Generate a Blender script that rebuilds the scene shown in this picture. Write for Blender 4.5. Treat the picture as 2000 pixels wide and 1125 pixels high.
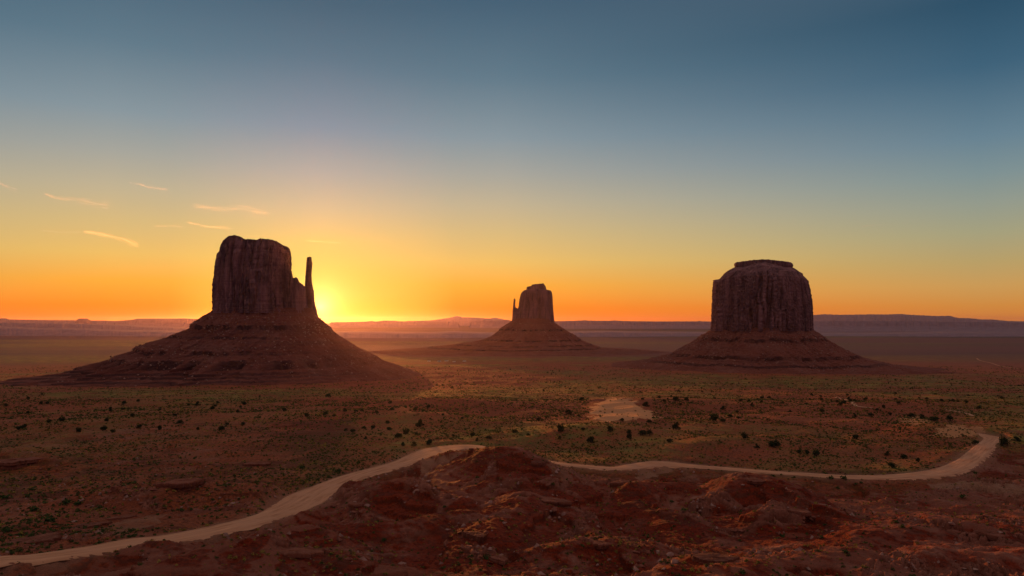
import bpy, bmesh, math, random
import numpy as np
from mathutils import Vector, Matrix

# ------------------------------------------------------------------ reset
for o in list(bpy.data.objects):
    bpy.data.objects.remove(o, do_unlink=True)
sc = bpy.context.scene
COL = sc.collection
rng = np.random.default_rng(7)
random.seed(7)

# ------------------------------------------------------------------ camera
FPX = 1333.3          # focal length in pixels of the 2000 px wide photograph
HZ = 627.0            # row of the true horizon
ZC = 140.0            # camera height over the valley floor (m)
cam_d = bpy.data.cameras.new("camera")
cam = bpy.data.objects.new("camera", cam_d)
COL.objects.link(cam)
cam_d.sensor_width = 36.0
cam_d.lens = 24.0
cam_d.shift_y = (HZ - 562.5) / 2000.0
cam_d.clip_start = 0.5
cam_d.clip_end = 200000.0
cam.location = (0, 0, ZC)
cam.rotation_euler = (math.radians(90), 0, 0)
sc.camera = cam

# ------------------------------------------------------------------ exposure
sc.view_settings.view_transform = 'Standard'
sc.view_settings.look = 'None'
sc.view_settings.exposure = 0.0
sc.view_settings.gamma = 1.0
sc.view_settings.use_curve_mapping = False

# ------------------------------------------------------------------ sun
SUN_EL = math.radians(1.15)
SUN_AZ = math.atan2(626 - 1000, FPX)          # from +Y, positive to +X
sun_dir = Vector((math.sin(SUN_AZ) * math.cos(SUN_EL),
                  math.cos(SUN_AZ) * math.cos(SUN_EL), math.sin(SUN_EL)))
sd = bpy.data.lights.new("sun", 'SUN')
sd.energy = 3.9
sd.color = (1.0, 0.32, 0.065)
sd.angle = math.radians(0.5)
sun = bpy.data.objects.new("sun", sd)
COL.objects.link(sun)
sun.rotation_euler = (-sun_dir).to_track_quat('-Z', 'Y').to_euler()
sun.location = sun_dir * 1000

# ------------------------------------------------------------------ sky
def lin(c):
    r = []
    for v in c:
        v = v / 255.0
        r.append(v / 12.92 if v <= 0.04045 else ((v + 0.055) / 1.055) ** 2.4)
    return (*r, 1.0)

world = bpy.data.worlds.new("World")
sc.world = world
world.use_nodes = True
nt = world.node_tree
for n in list(nt.nodes):
    nt.nodes.remove(n)

class NB:
    """small node-building helper"""
    def __init__(self, tree):
        self.t = tree
    def n(self, kind, **kw):
        nd = self.t.nodes.new(kind)
        for k, v in kw.items():
            setattr(nd, k, v)
        return nd
    def l(self, a, b):
        self.t.links.new(a, b)
    def setin(self, sock, v):
        if isinstance(v, bpy.types.NodeSocket):
            self.l(v, sock)
        else:
            sock.default_value = v
    def m(self, op, a, b=None, c=None, clamp=False):
        nd = self.n('ShaderNodeMath', operation=op)
        nd.use_clamp = clamp
        self.setin(nd.inputs[0], a)
        if b is not None: self.setin(nd.inputs[1], b)
        if c is not None: self.setin(nd.inputs[2], c)
        return nd.outputs[0]
    def vm(self, op, a, b=None):
        nd = self.n('ShaderNodeVectorMath', operation=op)
        self.setin(nd.inputs[0], a)
        if b is not None: self.setin(nd.inputs[1], b)
        return nd.outputs['Value'] if op in ('DOT_PRODUCT', 'LENGTH') else nd.outputs['Vector']
    def mr(self, v, a, b, c=0.0, d=1.0, smooth=False):
        nd = self.n('ShaderNodeMapRange')
        if smooth: nd.interpolation_type = 'SMOOTHSTEP'
        self.setin(nd.inputs[0], v)
        for i, x in enumerate((a, b, c, d)): self.setin(nd.inputs[i + 1], x)
        return nd.outputs[0]
    def mix(self, f, a, b, mode='MIX'):
        nd = self.n('ShaderNodeMix', data_type='RGBA', blend_type=mode)
        self.setin(nd.inputs[0], f); self.setin(nd.inputs[6], a); self.setin(nd.inputs[7], b)
        return nd.outputs[2]
    def ramp(self, f, stops):
        nd = self.n('ShaderNodeValToRGB')
        cr = nd.color_ramp
        while len(cr.elements) < len(stops): cr.elements.new(0.5)
        for e, (p, c) in zip(cr.elements, sorted(stops, key=lambda s: s[0])):
            e.position = p; e.color = c
        self.setin(nd.inputs[0], f)
        return nd.outputs[0]
    def noise(self, vec, scale, detail=4, rough=0.55, dist=0.0):
        nd = self.n('ShaderNodeTexNoise')
        self.setin(nd.inputs['Vector'], vec)
        nd.inputs['Scale'].default_value = scale
        nd.inputs['Detail'].default_value = detail
        nd.inputs['Roughness'].default_value = rough
        nd.inputs['Distortion'].default_value = dist
        return nd.outputs[0]

w = NB(nt)
tc = w.n('ShaderNodeTexCoord').outputs['Generated']
dvec = w.vm('NORMALIZE', tc)
sep = w.n('ShaderNodeSeparateXYZ'); w.l(dvec, sep.inputs[0])
EL_MAX = 90.0
el = w.m('MULTIPLY', w.m('ARCSINE', sep.outputs[2]), 180 / math.pi)
# ramp position: square-root spacing gives the low sky more room
elf = w.m('SQRT', w.m('DIVIDE', w.m('MAXIMUM', el, 0.0), EL_MAX))
hv = w.n('ShaderNodeCombineXYZ'); w.l(sep.outputs[0], hv.inputs[0]); w.l(sep.outputs[1], hv.inputs[1])
hn = w.vm('NORMALIZE', hv.outputs[0])
ca = w.vm('DOT_PRODUCT', hn, (math.sin(SUN_AZ), math.cos(SUN_AZ), 0.0))
da = w.m('MULTIPLY', w.m('ARCCOSINE', w.m('MINIMUM', w.m('MAXIMUM', ca, -1.0), 1.0)), 180 / math.pi)

def el_of(px, py):
    return math.degrees(math.atan((HZ - py) / math.hypot(FPX, px - 1000)))
def pos(e):
    return math.sqrt(max(e, 0.0) / EL_MAX)
def column(px, rows, top):
    s = [(pos(el_of(px, y)), lin(c)) for y, c in rows]
    return s + top  # top: sky above the view, brighter than a natural dawn to fill the ground

sky_sun = column(660, [(624, (255, 205, 50)), (606, (255, 212, 66)), (575, (255, 214, 92)), (530, (255, 207, 95)),
    (470, (252, 202, 114)), (410, (222, 190, 144)), (341, (186, 173, 160)), (250, (138, 148, 160)),
    (114, (94, 118, 135)), (0, (72, 98, 117))], [(pos(50), lin((138, 128, 126))), (1.0, lin((194, 170, 152)))])
sky_near = column(980, [(622, (255, 112, 8)), (600, (255, 130, 18)), (557, (250, 168, 54)), (512, (236, 188, 98)),
    (455, (214, 184, 124)), (398, (192, 177, 145)), (341, (166, 165, 155)), (270, (134, 150, 158)),
    (150, (94, 121, 137)), (0, (66, 95, 116))], [(pos(50), lin((136, 127, 126))), (1.0, lin((194, 170, 152)))])
sky_far = column(1900, [(622, (212, 122, 52)), (597, (210, 138, 62)), (557, (203, 154, 86)), (512, (185, 159, 103)),
    (455, (165, 160, 125)), (398, (147, 154, 140)), (341, (126, 145, 147)), (270, (102, 130, 146)),
    (130, (60, 97, 121)), (0, (42, 78, 102))], [(pos(50), lin((132, 126, 126))), (1.0, lin((194, 170, 152)))])
sky_west = [(0.0, lin((88, 74, 92))), (pos(4), lin((116, 90, 112))), (pos(12), lin((134, 112, 132))),
            (pos(25), lin((130, 116, 126))), (pos(50), lin((150, 136, 136))), (1.0, lin((194, 170, 152)))]
c0 = w.ramp(elf, sky_sun); c1 = w.ramp(elf, sky_near); c2 = w.ramp(elf, sky_far); c3 = w.ramp(elf, sky_west)
col = w.mix(w.mr(da, 0.5, 11.0, smooth=False), c0, c1)
col = w.mix(w.mr(da, 15.0, 50.0), col, c2)
col = w.mix(w.mr(da, 55.0, 150.0, smooth=True), col, c3)
# the aureole round the rising sun
ang = w.m('MULTIPLY', w.m('ARCCOSINE', w.m('MINIMUM', w.vm('DOT_PRODUCT', dvec, tuple(sun_dir)), 1.0)), 180 / math.pi)
g1 = w.m('MULTIPLY', w.m('POWER', 2.718, w.m('MULTIPLY', ang, -1 / 0.9)), 1.7)
g2 = w.m('MULTIPLY', w.m('POWER', 2.718, w.m('MULTIPLY', ang, -1 / 2.6)), 0.10)
gl = w.mix(1.0, (1.0, 0.80, 0.34, 1), w.n('ShaderNodeCombineColor').outputs[0], 'MULTIPLY')
cc = nt.nodes[-1] if False else None
def scale_col(c, f):
    nd = w.n('ShaderNodeVectorMath', operation='SCALE')
    nd.inputs[0].default_value = c[:3]
    w.l(f, nd.inputs['Scale'])
    return nd.outputs[0]
glow = w.vm('ADD', scale_col((1.0, 0.78, 0.26), g1), scale_col((1.0, 0.55, 0.06), g2))
# below the horizon: dark ground tone
below = w.mr(el, -0.5, 0.0)
col = w.mix(below, (0.05, 0.028, 0.02, 1), col)
colg = w.vm('ADD', col, glow)
skyn = w.n('ShaderNodeTexSky', sky_type='NISHITA')
skyn.sun_disc = False
skyn.sun_elevation = SUN_EL
skyn.sun_rotation = SUN_AZ
skyn.altitude = 1600
skyn.dust_density = 2.0
bg1 = w.n('ShaderNodeBackground'); w.l(skyn.outputs[0], bg1.inputs[0]); bg1.inputs[1].default_value = 0.006
bg2 = w.n('ShaderNodeBackground'); w.l(colg, bg2.inputs[0]); bg2.inputs[1].default_value = 0.98
addn = w.n('ShaderNodeAddShader'); w.l(bg1.outputs[0], addn.inputs[0]); w.l(bg2.outputs[0], addn.inputs[1])
wo = w.n('ShaderNodeOutputWorld'); w.l(addn.outputs[0], wo.inputs[0])

sc.cycles.use_denoising = True
sc.cycles.use_adaptive_sampling = False
sc.cycles.max_bounces = 6
sc.cycles.diffuse_bounces = 3
sc.cycles.volume_bounces = 0
sc.cycles.transparent_max_bounces = 24
sc.cycles.use_light_tree = False

# ------------------------------------------------------------------ helpers
def tag(o, label=None, cat=None, group=None, kind=None):
    if label: o["label"] = label
    if cat: o["category"] = cat
    if group: o["group"] = group
    if kind: o["kind"] = kind
    return o

def link(name, me, parent=None, mat=None):
    o = bpy.data.objects.new(name, me)
    COL.objects.link(o)
    if parent is not None: o.parent = parent
    if mat is not None:
        me.materials.append(mat)
    return o

def empty(name, loc):
    o = bpy.data.objects.new(name, None)
    o.empty_display_size = 1.0
    COL.objects.link(o)
    o.location = loc
    return o

def mesh_np(name, V, F, smooth=True):
    """mesh from a vertex array and an array of quads or triangles"""
    V = np.asarray(V, np.float32); F = np.asarray(F, np.int32)
    k = F.shape[1]
    me = bpy.data.meshes.new(name)
    me.vertices.add(len(V)); me.vertices.foreach_set("co", V.ravel())
    me.loops.add(F.size); me.loops.foreach_set("vertex_index", F.ravel())
    me.polygons.add(len(F))
    me.polygons.foreach_set("loop_start", np.arange(0, F.size, k, dtype=np.int32))
    me.polygons.foreach_set("loop_total", np.full(len(F), k, np.int32))
    me.polygons.foreach_set("use_smooth", np.full(len(F), smooth, bool))
    me.update(calc_edges=True)
    return me

def attr(me, name, a):
    at = me.attributes.new(name, 'FLOAT', 'POINT')
    at.data.foreach_set("value", np.asarray(a, np.float32).ravel())

def grid_faces(nr, nc, wrap=False):
    i = np.arange(nr - 1)[:, None]
    j = np.arange(nc if wrap else nc - 1)[None, :]
    j2 = (j + 1) % nc
    a = i * nc + j; b = i * nc + j2; c = (i + 1) * nc + j2; d = (i + 1) * nc + j
    return np.stack([a, b, c, d], -1).reshape(-1, 4)

def sstep(a, b, x):
    t = np.clip((x - a) / (b - a), 0, 1)
    return t * t * (3 - 2 * t)

_GA = np.linspace(0, 2 * np.pi, 64, endpoint=False)
_GX = np.cos(_GA); _GY = np.sin(_GA)
def _hash(ix, iy, s):
    h = (ix.astype(np.uint32) * np.uint32(374761393) + iy.astype(np.uint32) * np.uint32(668265263) + np.uint32(s * 974711 + 17))
    h = (h ^ (h >> np.uint32(13))) * np.uint32(1274126177)
    return h ^ (h >> np.uint32(16))
def perlin(x, y, s=0):
    x = np.asarray(x, np.float64); y = np.asarray(y, np.float64)
    x, y = np.broadcast_arrays(x, y)
    xf = np.floor(x); yf = np.floor(y)
    ix = xf.astype(np.int64); iy = yf.astype(np.int64)
    fx = x - xf; fy = y - yf
    u = fx * fx * fx * (fx * (fx * 6 - 15) + 10); v = fy * fy * fy * (fy * (fy * 6 - 15) + 10)
    def g(dx, dy):
        k = (_hash(ix + dx, iy + dy, s) & np.uint32(63)).astype(np.int64)
        return _GX[k] * (fx - dx) + _GY[k] * (fy - dy)
    a = g(0, 0); b = g(1, 0); c = g(0, 1); d = g(1, 1)
    return 1.5 * ((a + (b - a) * u) * (1 - v) + (c + (d - c) * u) * v)
def fbm(x, y, oct=4, s=0, gain=0.5):
    r = 0; a = 1.0; f = 1.0
    for k in range(oct):
        r = r + a * perlin(x * f + 13.7 * k, y * f - 7.1 * k, s + k)
        a *= gain; f *= 2.03
    return r
def ridged(x, y, oct=4, s=0, gain=0.5):
    r = 0; a = 1.0; f = 1.0; t = 0
    for k in range(oct):
        r = r + a * (1 - 2 * np.abs(perlin(x * f + 5.3 * k, y * f + 9.9 * k, s + k)))
        t += a; a *= gain; f *= 2.05
    return r / t
def cellrand(ix, s=0):
    ix = np.asarray(ix).astype(np.int64)
    return _hash(ix, ix * 0 + 31, s).astype(np.float64) / 4294967295.0

def X(px, Y): return (px - 1000.0) / FPX * Y
def Zp(py, Y): return ZC - (py - HZ) / FPX * Y
def unp(px, py, Y): return (X(px, Y), Y, Zp(py, Y))

# ------------------------------------------------------------------ materials
def new_mat(name):
    m = bpy.data.materials.new(name)
    m.use_nodes = True
    t = m.node_tree
    for n in list(t.nodes): t.nodes.remove(n)
    b = NB(t)
    out = b.n('ShaderNodeOutputMaterial')
    p = b.n('ShaderNodeBsdfPrincipled')
    p.inputs['Roughness'].default_value = 0.9
    p.inputs['Specular IOR Level'].default_value = 0.12
    b.l(p.outputs[0], out.inputs[0])
    return m, b, p

def bump(b, p, h, strength, dist):
    nd = b.n('ShaderNodeBump')
    nd.inputs['Strength'].default_value = strength
    nd.inputs['Distance'].default_value = dist
    b.l(h, nd.inputs['Height'])
    b.l(nd.outputs[0], p.inputs['Normal'])

def scaled(b, vec, s):
    nd = b.n('ShaderNodeMapping')
    b.l(vec, nd.inputs[0])
    nd.inputs['Scale'].default_value = s
    return nd.outputs[0]

def at_node(b, name):
    nd = b.n('ShaderNodeAttribute'); nd.attribute_name = name
    return nd.outputs['Fac']

def ground_material():
    m, b, p = new_mat("desert_ground")
    P = b.n('ShaderNodeNewGeometry').outputs['Position']
    nA = b.noise(P, 0.018, 5, 0.6)
    nB = b.noise(P, 0.11, 5, 0.6)
    nC = b.noise(P, 0.9, 4, 0.65)
    soil = b.ramp(nA, [(0.30, (0.260, 0.056, 0.020, 1)), (0.50, (0.350, 0.080, 0.028, 1)), (0.70, (0.410, 0.115, 0.050, 1))])
    soil = b.mix(b.mr(nB, 0.45, 0.75), soil, (0.290, 0.085, 0.044, 1))
    soil = b.mix(b.mr(nC, 0.47, 0.60, 0.0, 0.85), soil, (0.125, 0.028, 0.011, 1))
    nD = b.noise(P, 2.2, 3, 0.7)
    soil = b.mix(b.mr(nD, 0.58, 0.70, 0.0, 0.6), soil, (0.42, 0.16, 0.095, 1))
    soil = b.mix(at_node(b, "bad"), soil, b.mix(1.0, soil, (0.62, 0.29, 0.20, 1), 'MULTIPLY'))
    sa = at_node(b, "strata")
    soil = b.mix(b.mr(sa, 0.55, 0.80, 0.0, 0.65), soil, (0.300, 0.105, 0.065, 1))
    soil = b.mix(b.m('MULTIPLY', b.mr(sa, 0.34, 0.20, 0.0, 0.75), b.mr(sa, 0.02, 0.08)), soil, (0.105, 0.024, 0.012, 1))
    rk = b.mix(at_node(b, "block"), (0.135, 0.034, 0.018, 1), (0.34, 0.125, 0.082, 1))
    soil = b.mix(b.m('MULTIPLY', b.mr(at_node(b, "rock"), 0.15, 0.5), 0.85), soil, rk)
    # pale rock pavement
    pale = b.m('MULTIPLY', at_node(b, "pale"), b.mr(b.noise(P, 0.25, 6, 0.7), 0.42, 0.62))
    soil = b.mix(pale, soil, (0.36, 0.150, 0.100, 1))
    # thin plant cover on the plain
    vg = at_node(b, "veg")
    vn = b.noise(P, 0.055, 6, 0.72)
    vf = b.noise(P, 0.55, 4, 0.75)
    thr = b.m('ADD', b.m('MULTIPLY', vn, 0.55), b.m('MULTIPLY', vf, 0.45))
    vmask = b.m('MULTIPLY', b.mr(thr, 0.43, 0.58), vg)
    vcol = b.ramp(b.noise(P, 0.02, 4, 0.6), [(0.32, (0.075, 0.078, 0.018, 1)), (0.5, (0.170, 0.150, 0.030, 1)), (0.64, (0.300, 0.225, 0.042, 1)), (0.76, (0.25, 0.26, 0.05, 1))])
    vcol = b.mix(at_node(b, "haze_grey"), vcol, (0.045, 0.052, 0.048, 1))  # plant colour greyed with distance, haze painted in
    soil = b.mix(b.m('MULTIPLY', at_node(b, "far"), 0.8), soil, (0.105, 0.056, 0.068, 1))  # distance haze painted into the far soil as a purple grey
    colr = b.mix(vmask, soil, vcol)
    # dune sand and beaten dust near the road
    colr = b.mix(at_node(b, "sand"), colr, b.mix(b.mr(nC, 0.3, 0.7), (0.60, 0.255, 0.108, 1), (0.70, 0.320, 0.140, 1)))
    tanf = b.m('MULTIPLY', at_node(b, "tan"), b.mr(nB, 0.25, 0.55))
    colr = b.mix(tanf, colr, (0.36, 0.170, 0.100, 1))
    # far wide bands
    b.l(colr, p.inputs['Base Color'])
    h = b.m('ADD', b.m('MULTIPLY', nC, 0.7), b.m('MULTIPLY', b.noise(P, 3.5, 4, 0.7), 0.3))
    bump(b, p, h, 1.0, 1.5)
    return m

def road_material():
    m, b, p = new_mat("packed_dust")
    P = b.n('ShaderNodeNewGeometry').outputs['Position']
    acr = at_node(b, "across"); alo = at_node(b, "along")
    cv = b.n('ShaderNodeCombineXYZ'); b.l(acr, cv.inputs[0]); b.l(b.m('MULTIPLY', alo, 0.05), cv.inputs[1])
    st = b.noise(cv.outputs[0], 0.75, 4, 0.65)
    n2 = b.noise(P, 0.12, 4, 0.6)
    c = b.mix(b.mr(st, 0.35, 0.65), (0.34, 0.135, 0.065, 1), (0.62, 0.300, 0.165, 1))
    c = b.mix(b.mr(n2, 0.4, 0.7), c, (0.52, 0.250, 0.145, 1))
    b.l(c, p.inputs['Base Color'])
    bump(b, p, st, 0.8, 0.3)
    return m

def rock_material(name, base, dark, pale, streak=(0.055, 0.055, 0.008), beds=0.25):
    """sandstone: vertical desert-varnish streaks, faint bedding, blotches"""
    m, b, p = new_mat(name)
    P = b.n('ShaderNodeNewGeometry').outputs['Position']
    s1 = b.noise(scaled(b, P, streak), 1.0, 5, 0.6, 0.05)
    s2 = b.noise(scaled(b, P, tuple(v * 3.1 for v in streak)), 1.0, 4, 0.6)
    n1 = b.noise(P, 0.035, 5, 0.6)
    bd = b.noise(scaled(b, P, (0.006, 0.006, 0.30)), 1.0, 4, 0.6)
    c = b.mix(b.mr(s1, 0.40, 0.60), dark, base)
    c = b.mix(b.mr(s2, 0.52, 0.72, 0, 0.65), c, pale)
    c = b.mix(b.mr(n1, 0.40, 0.70, 0, 0.5), c, base)
    c = b.mix(b.mr(bd, 0.50, 0.62, 0, beds), c, dark)
    b.l(c, p.inputs['Base Color'])
    h = b.m('ADD', b.m('MULTIPLY', s2, 0.6), b.m('MULTIPLY', b.noise(P, 0.35, 5, 0.65), 0.5))
    bump(b, p, h, 0.8, 2.0)
    return m

def talus_material():
    m, b, p = new_mat("red_talus")
    P = b.n('ShaderNodeNewGeometry').outputs['Position']
    n1 = b.noise(P, 0.02, 5, 0.6)
    n2 = b.noise(P, 0.22, 5, 0.7)
    bd = b.noise(scaled(b, P, (0.003, 0.003, 0.16)), 1.0, 4, 0.6)
    led = at_node(b, "ledge")
    c = b.ramp(n1, [(0.3, (0.160, 0.044, 0.030, 1)), (0.5, (0.210, 0.062, 0.043, 1)), (0.7, (0.220, 0.086, 0.064, 1))])
    c = b.mix(b.mr(bd, 0.48, 0.60, 0, 0.55), c, (0.150, 0.052, 0.040, 1))
    c = b.mix(b.mr(n2, 0.58, 0.72, 0, 0.7), c, (0.36, 0.20, 0.155, 1))
    c = b.mix(b.m('MULTIPLY', led, 0.9), c, (0.095, 0.038, 0.033, 1))  # darker rock bands, with some of their shade painted in
    b.l(c, p.inputs['Base Color'])
    bump(b, p, b.m('ADD', n2, b.m('MULTIPLY', b.noise(P, 0.9, 4, 0.7), 0.6)), 0.9, 2.2)
    return m

def plain_material(name, c1, c2, scale=0.5, rough=0.9):
    m, b, p = new_mat(name)
    P = b.n('ShaderNodeTexCoord').outputs['Object']
    b.l(b.mix(b.mr(b.noise(P, scale, 4, 0.65), 0.35, 0.65), c1, c2), p.inputs['Base Color'])
    p.inputs['Roughness'].default_value = rough
    return m

M_ground = ground_material()
M_road = road_material()
M_cliff = rock_material("butte_sandstone", (0.245, 0.110, 0.112, 1), (0.070, 0.032, 0.038, 1), (0.37, 0.190, 0.170, 1))
M_talus = talus_material()
M_far = rock_material("hazed_mesa_rock", (0.25, 0.155, 0.18, 1), (0.19, 0.115, 0.135, 1), (0.29, 0.18, 0.19, 1), (0.01, 0.01, 0.004), 0.2)  # paler and bluer than the butte rock: distance haze painted in
M_juniper = plain_material("juniper_leaves", (0.022, 0.030, 0.012, 1), (0.050, 0.056, 0.020, 1), 1.5)
M_wood = plain_material("juniper_wood", (0.10, 0.06, 0.04, 1), (0.16, 0.11, 0.08, 1), 3.0)
M_sage = plain_material("sage_leaves", (0.045, 0.055, 0.016, 1), (0.110, 0.110, 0.028, 1), 2.0)
M_green = plain_material("green_leaves", (0.030, 0.055, 0.014, 1), (0.065, 0.090, 0.022, 1), 2.0)
M_gold = plain_material("golden_leaves", (0.24, 0.16, 0.030, 1), (0.32, 0.22, 0.05, 1), 2.0)
M_boulder = plain_material("red_boulder", (0.165, 0.050, 0.030, 1), (0.255, 0.090, 0.060, 1), 1.2)
M_paleboulder = plain_material("pale_boulder", (0.27, 0.135, 0.10, 1), (0.36, 0.20, 0.16, 1), 1.2)

# ------------------------------------------------------------------ terrain height
_PY = np.array([0, 4, 12, 30, 60, 90, 130, 150, 220, 300, 400, 550, 800, 1100, 1400, 1900, 2900, 6000, 80000.])
_PH = np.array([2.5, 3.2, 7, 15, 25, 34, 45.5, 50, 60, 66, 71, 77, 90, 114, 132, 138, 140, 140, 140.])
_t = np.linspace(0, math.log(80001), 4000)
_hh = np.interp(np.exp(_t) - 1, _PY, _PH)
_k = np.hanning(121); _k /= _k.sum()
_hh = np.convolve(np.pad(_hh, 60, mode='edge'), _k, 'valid')
def prof(Y): return np.interp(np.log(np.maximum(Y, 0) + 1), _t, _hh)
_ys = np.exp(np.linspace(math.log(25), math.log(60000), 4000))
_tn = prof(_ys) / _ys * FPX + HZ
def Y_at(py):
    return float(np.interp(-py, -_tn, _ys))

# road centre line in the photograph: (px, py, half width in m)
ROAD = [(-640, 1128, 3.5), (-380, 1119, 3.5), (-160, 1107, 3.5), (-60, 1101, 3.5), (0, 1094, 3.5), (60, 1089, 3.5), (130, 1080, 3.5), (190, 1071, 3.4), (250, 1061, 3.4), (320, 1053, 4.0), (400, 1038, 4.0),
        (470, 1022, 4.2), (530, 1006, 4.6), (575, 987, 7.0), (605, 968, 7.5), (640, 950, 5.5), (690, 930, 4.8), (740, 916, 4.6),
        (790, 903, 5.5), (830, 889, 8.5), (862, 878, 9.0), (905, 872, 6.0), (950, 876, 4.2), (1010, 890, 4.0), (1070, 902, 2.6), (1130, 909, 2.4),
        (1200, 914, 2.6), (1240, 910, 4.5), (1290, 905, 5.5), (1340, 909, 3.4), (1420, 915, 2.6), (1500, 921, 2.4), (1580, 926, 2.4), (1660, 931, 2.8),
        (1740, 931, 3.6), (1810, 926, 4.6), (1855, 917, 4.6), (1890, 900, 4.2), (1912, 882, 4.2), (1928, 866, 3.5), (1940, 856, 5.0), (1915, 849, 5.0), (1870, 844, 6.0), (1835, 842, 4.0)]
rp = []
for px, py, hw in ROAD:
    Y = Y_at(py)
    rp.append((X(px, Y), Y, Zp(py, Y), hw))
rp = np.array(rp)
def catmull(P, n):
    out = []
    for i in range(len(P) - 1):
        p0 = P[max(i - 1, 0)]; p1 = P[i]; p2 = P[i + 1]; p3 = P[min(i + 2, len(P) - 1)]
        for t in np.linspace(0, 1, n, endpoint=False):
            out.append(0.5 * ((2 * p1) + (-p0 + p2) * t + (2 * p0 - 5 * p1 + 4 * p2 - p3) * t * t + (-p0 + 3 * p1 - 3 * p2 + p3) * t ** 3))
    out.append(P[-1])
    return np.array(out)
road = catmull(rp, 14)
seg = np.linalg.norm(np.diff(road[:, :2], axis=0), axis=1)
s_cum = np.concatenate([[0], np.cumsum(seg)])
s_new = np.arange(0, s_cum[-1], 1.6)
road = np.stack([np.interp(s_new, s_cum, road[:, k]) for k in range(4)], 1)
_ks = np.hanning(15); _ks /= _ks.sum()
for k in (2, 3):
    road[:, k] = np.convolve(np.pad(road[:, k], 7, mode='edge'), _ks, 'valid')
RX0, RX1, RY0, RY1 = -230.0, 430.0, 90.0, 520.0
gx = np.arange(RX0, RX1, 1.0); gy = np.arange(RY0, RY1, 1.0)
GX, GY = np.meshgrid(gx, gy)
best = np.full(GX.shape, 1e9); bi = np.zeros(GX.shape, int)
for i in range(len(road)):
    d2 = (GX - road[i, 0]) ** 2 + (GY - road[i, 1]) ** 2
    mk = d2 < best
    best[mk] = d2[mk]; bi[mk] = i
RD = np.sqrt(best) - road[bi, 3]
RZ = road[bi, 2]
def bil(A, x, y):
    fx = np.clip((x - RX0), 0, A.shape[1] - 1.001); fy = np.clip((y - RY0), 0, A.shape[0] - 1.001)
    i = fx.astype(int); j = fy.astype(int); u = fx - i; v = fy - j
    return (A[j, i] * (1 - u) + A[j, i + 1] * u) * (1 - v) + (A[j + 1, i] * (1 - u) + A[j + 1, i + 1] * u) * v
def road_sd(x, y):
    ins = (x > RX0 + 1) & (x < RX1 - 2) & (y > RY0 + 1) & (y < RY1 - 2)
    return np.where(ins, bil(RD, x, y), 200.0), bil(RZ, x, y)

# front edge of the badlands: the depth of the road along each picture column
_rpx = road[:, 0] / road[:, 1] * FPX + 1000
_o = np.argsort(_rpx[: int(len(road) * 0.9)])
def road_depth(px):
    return np.interp(px, _rpx[_o], road[_o, 1])

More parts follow.
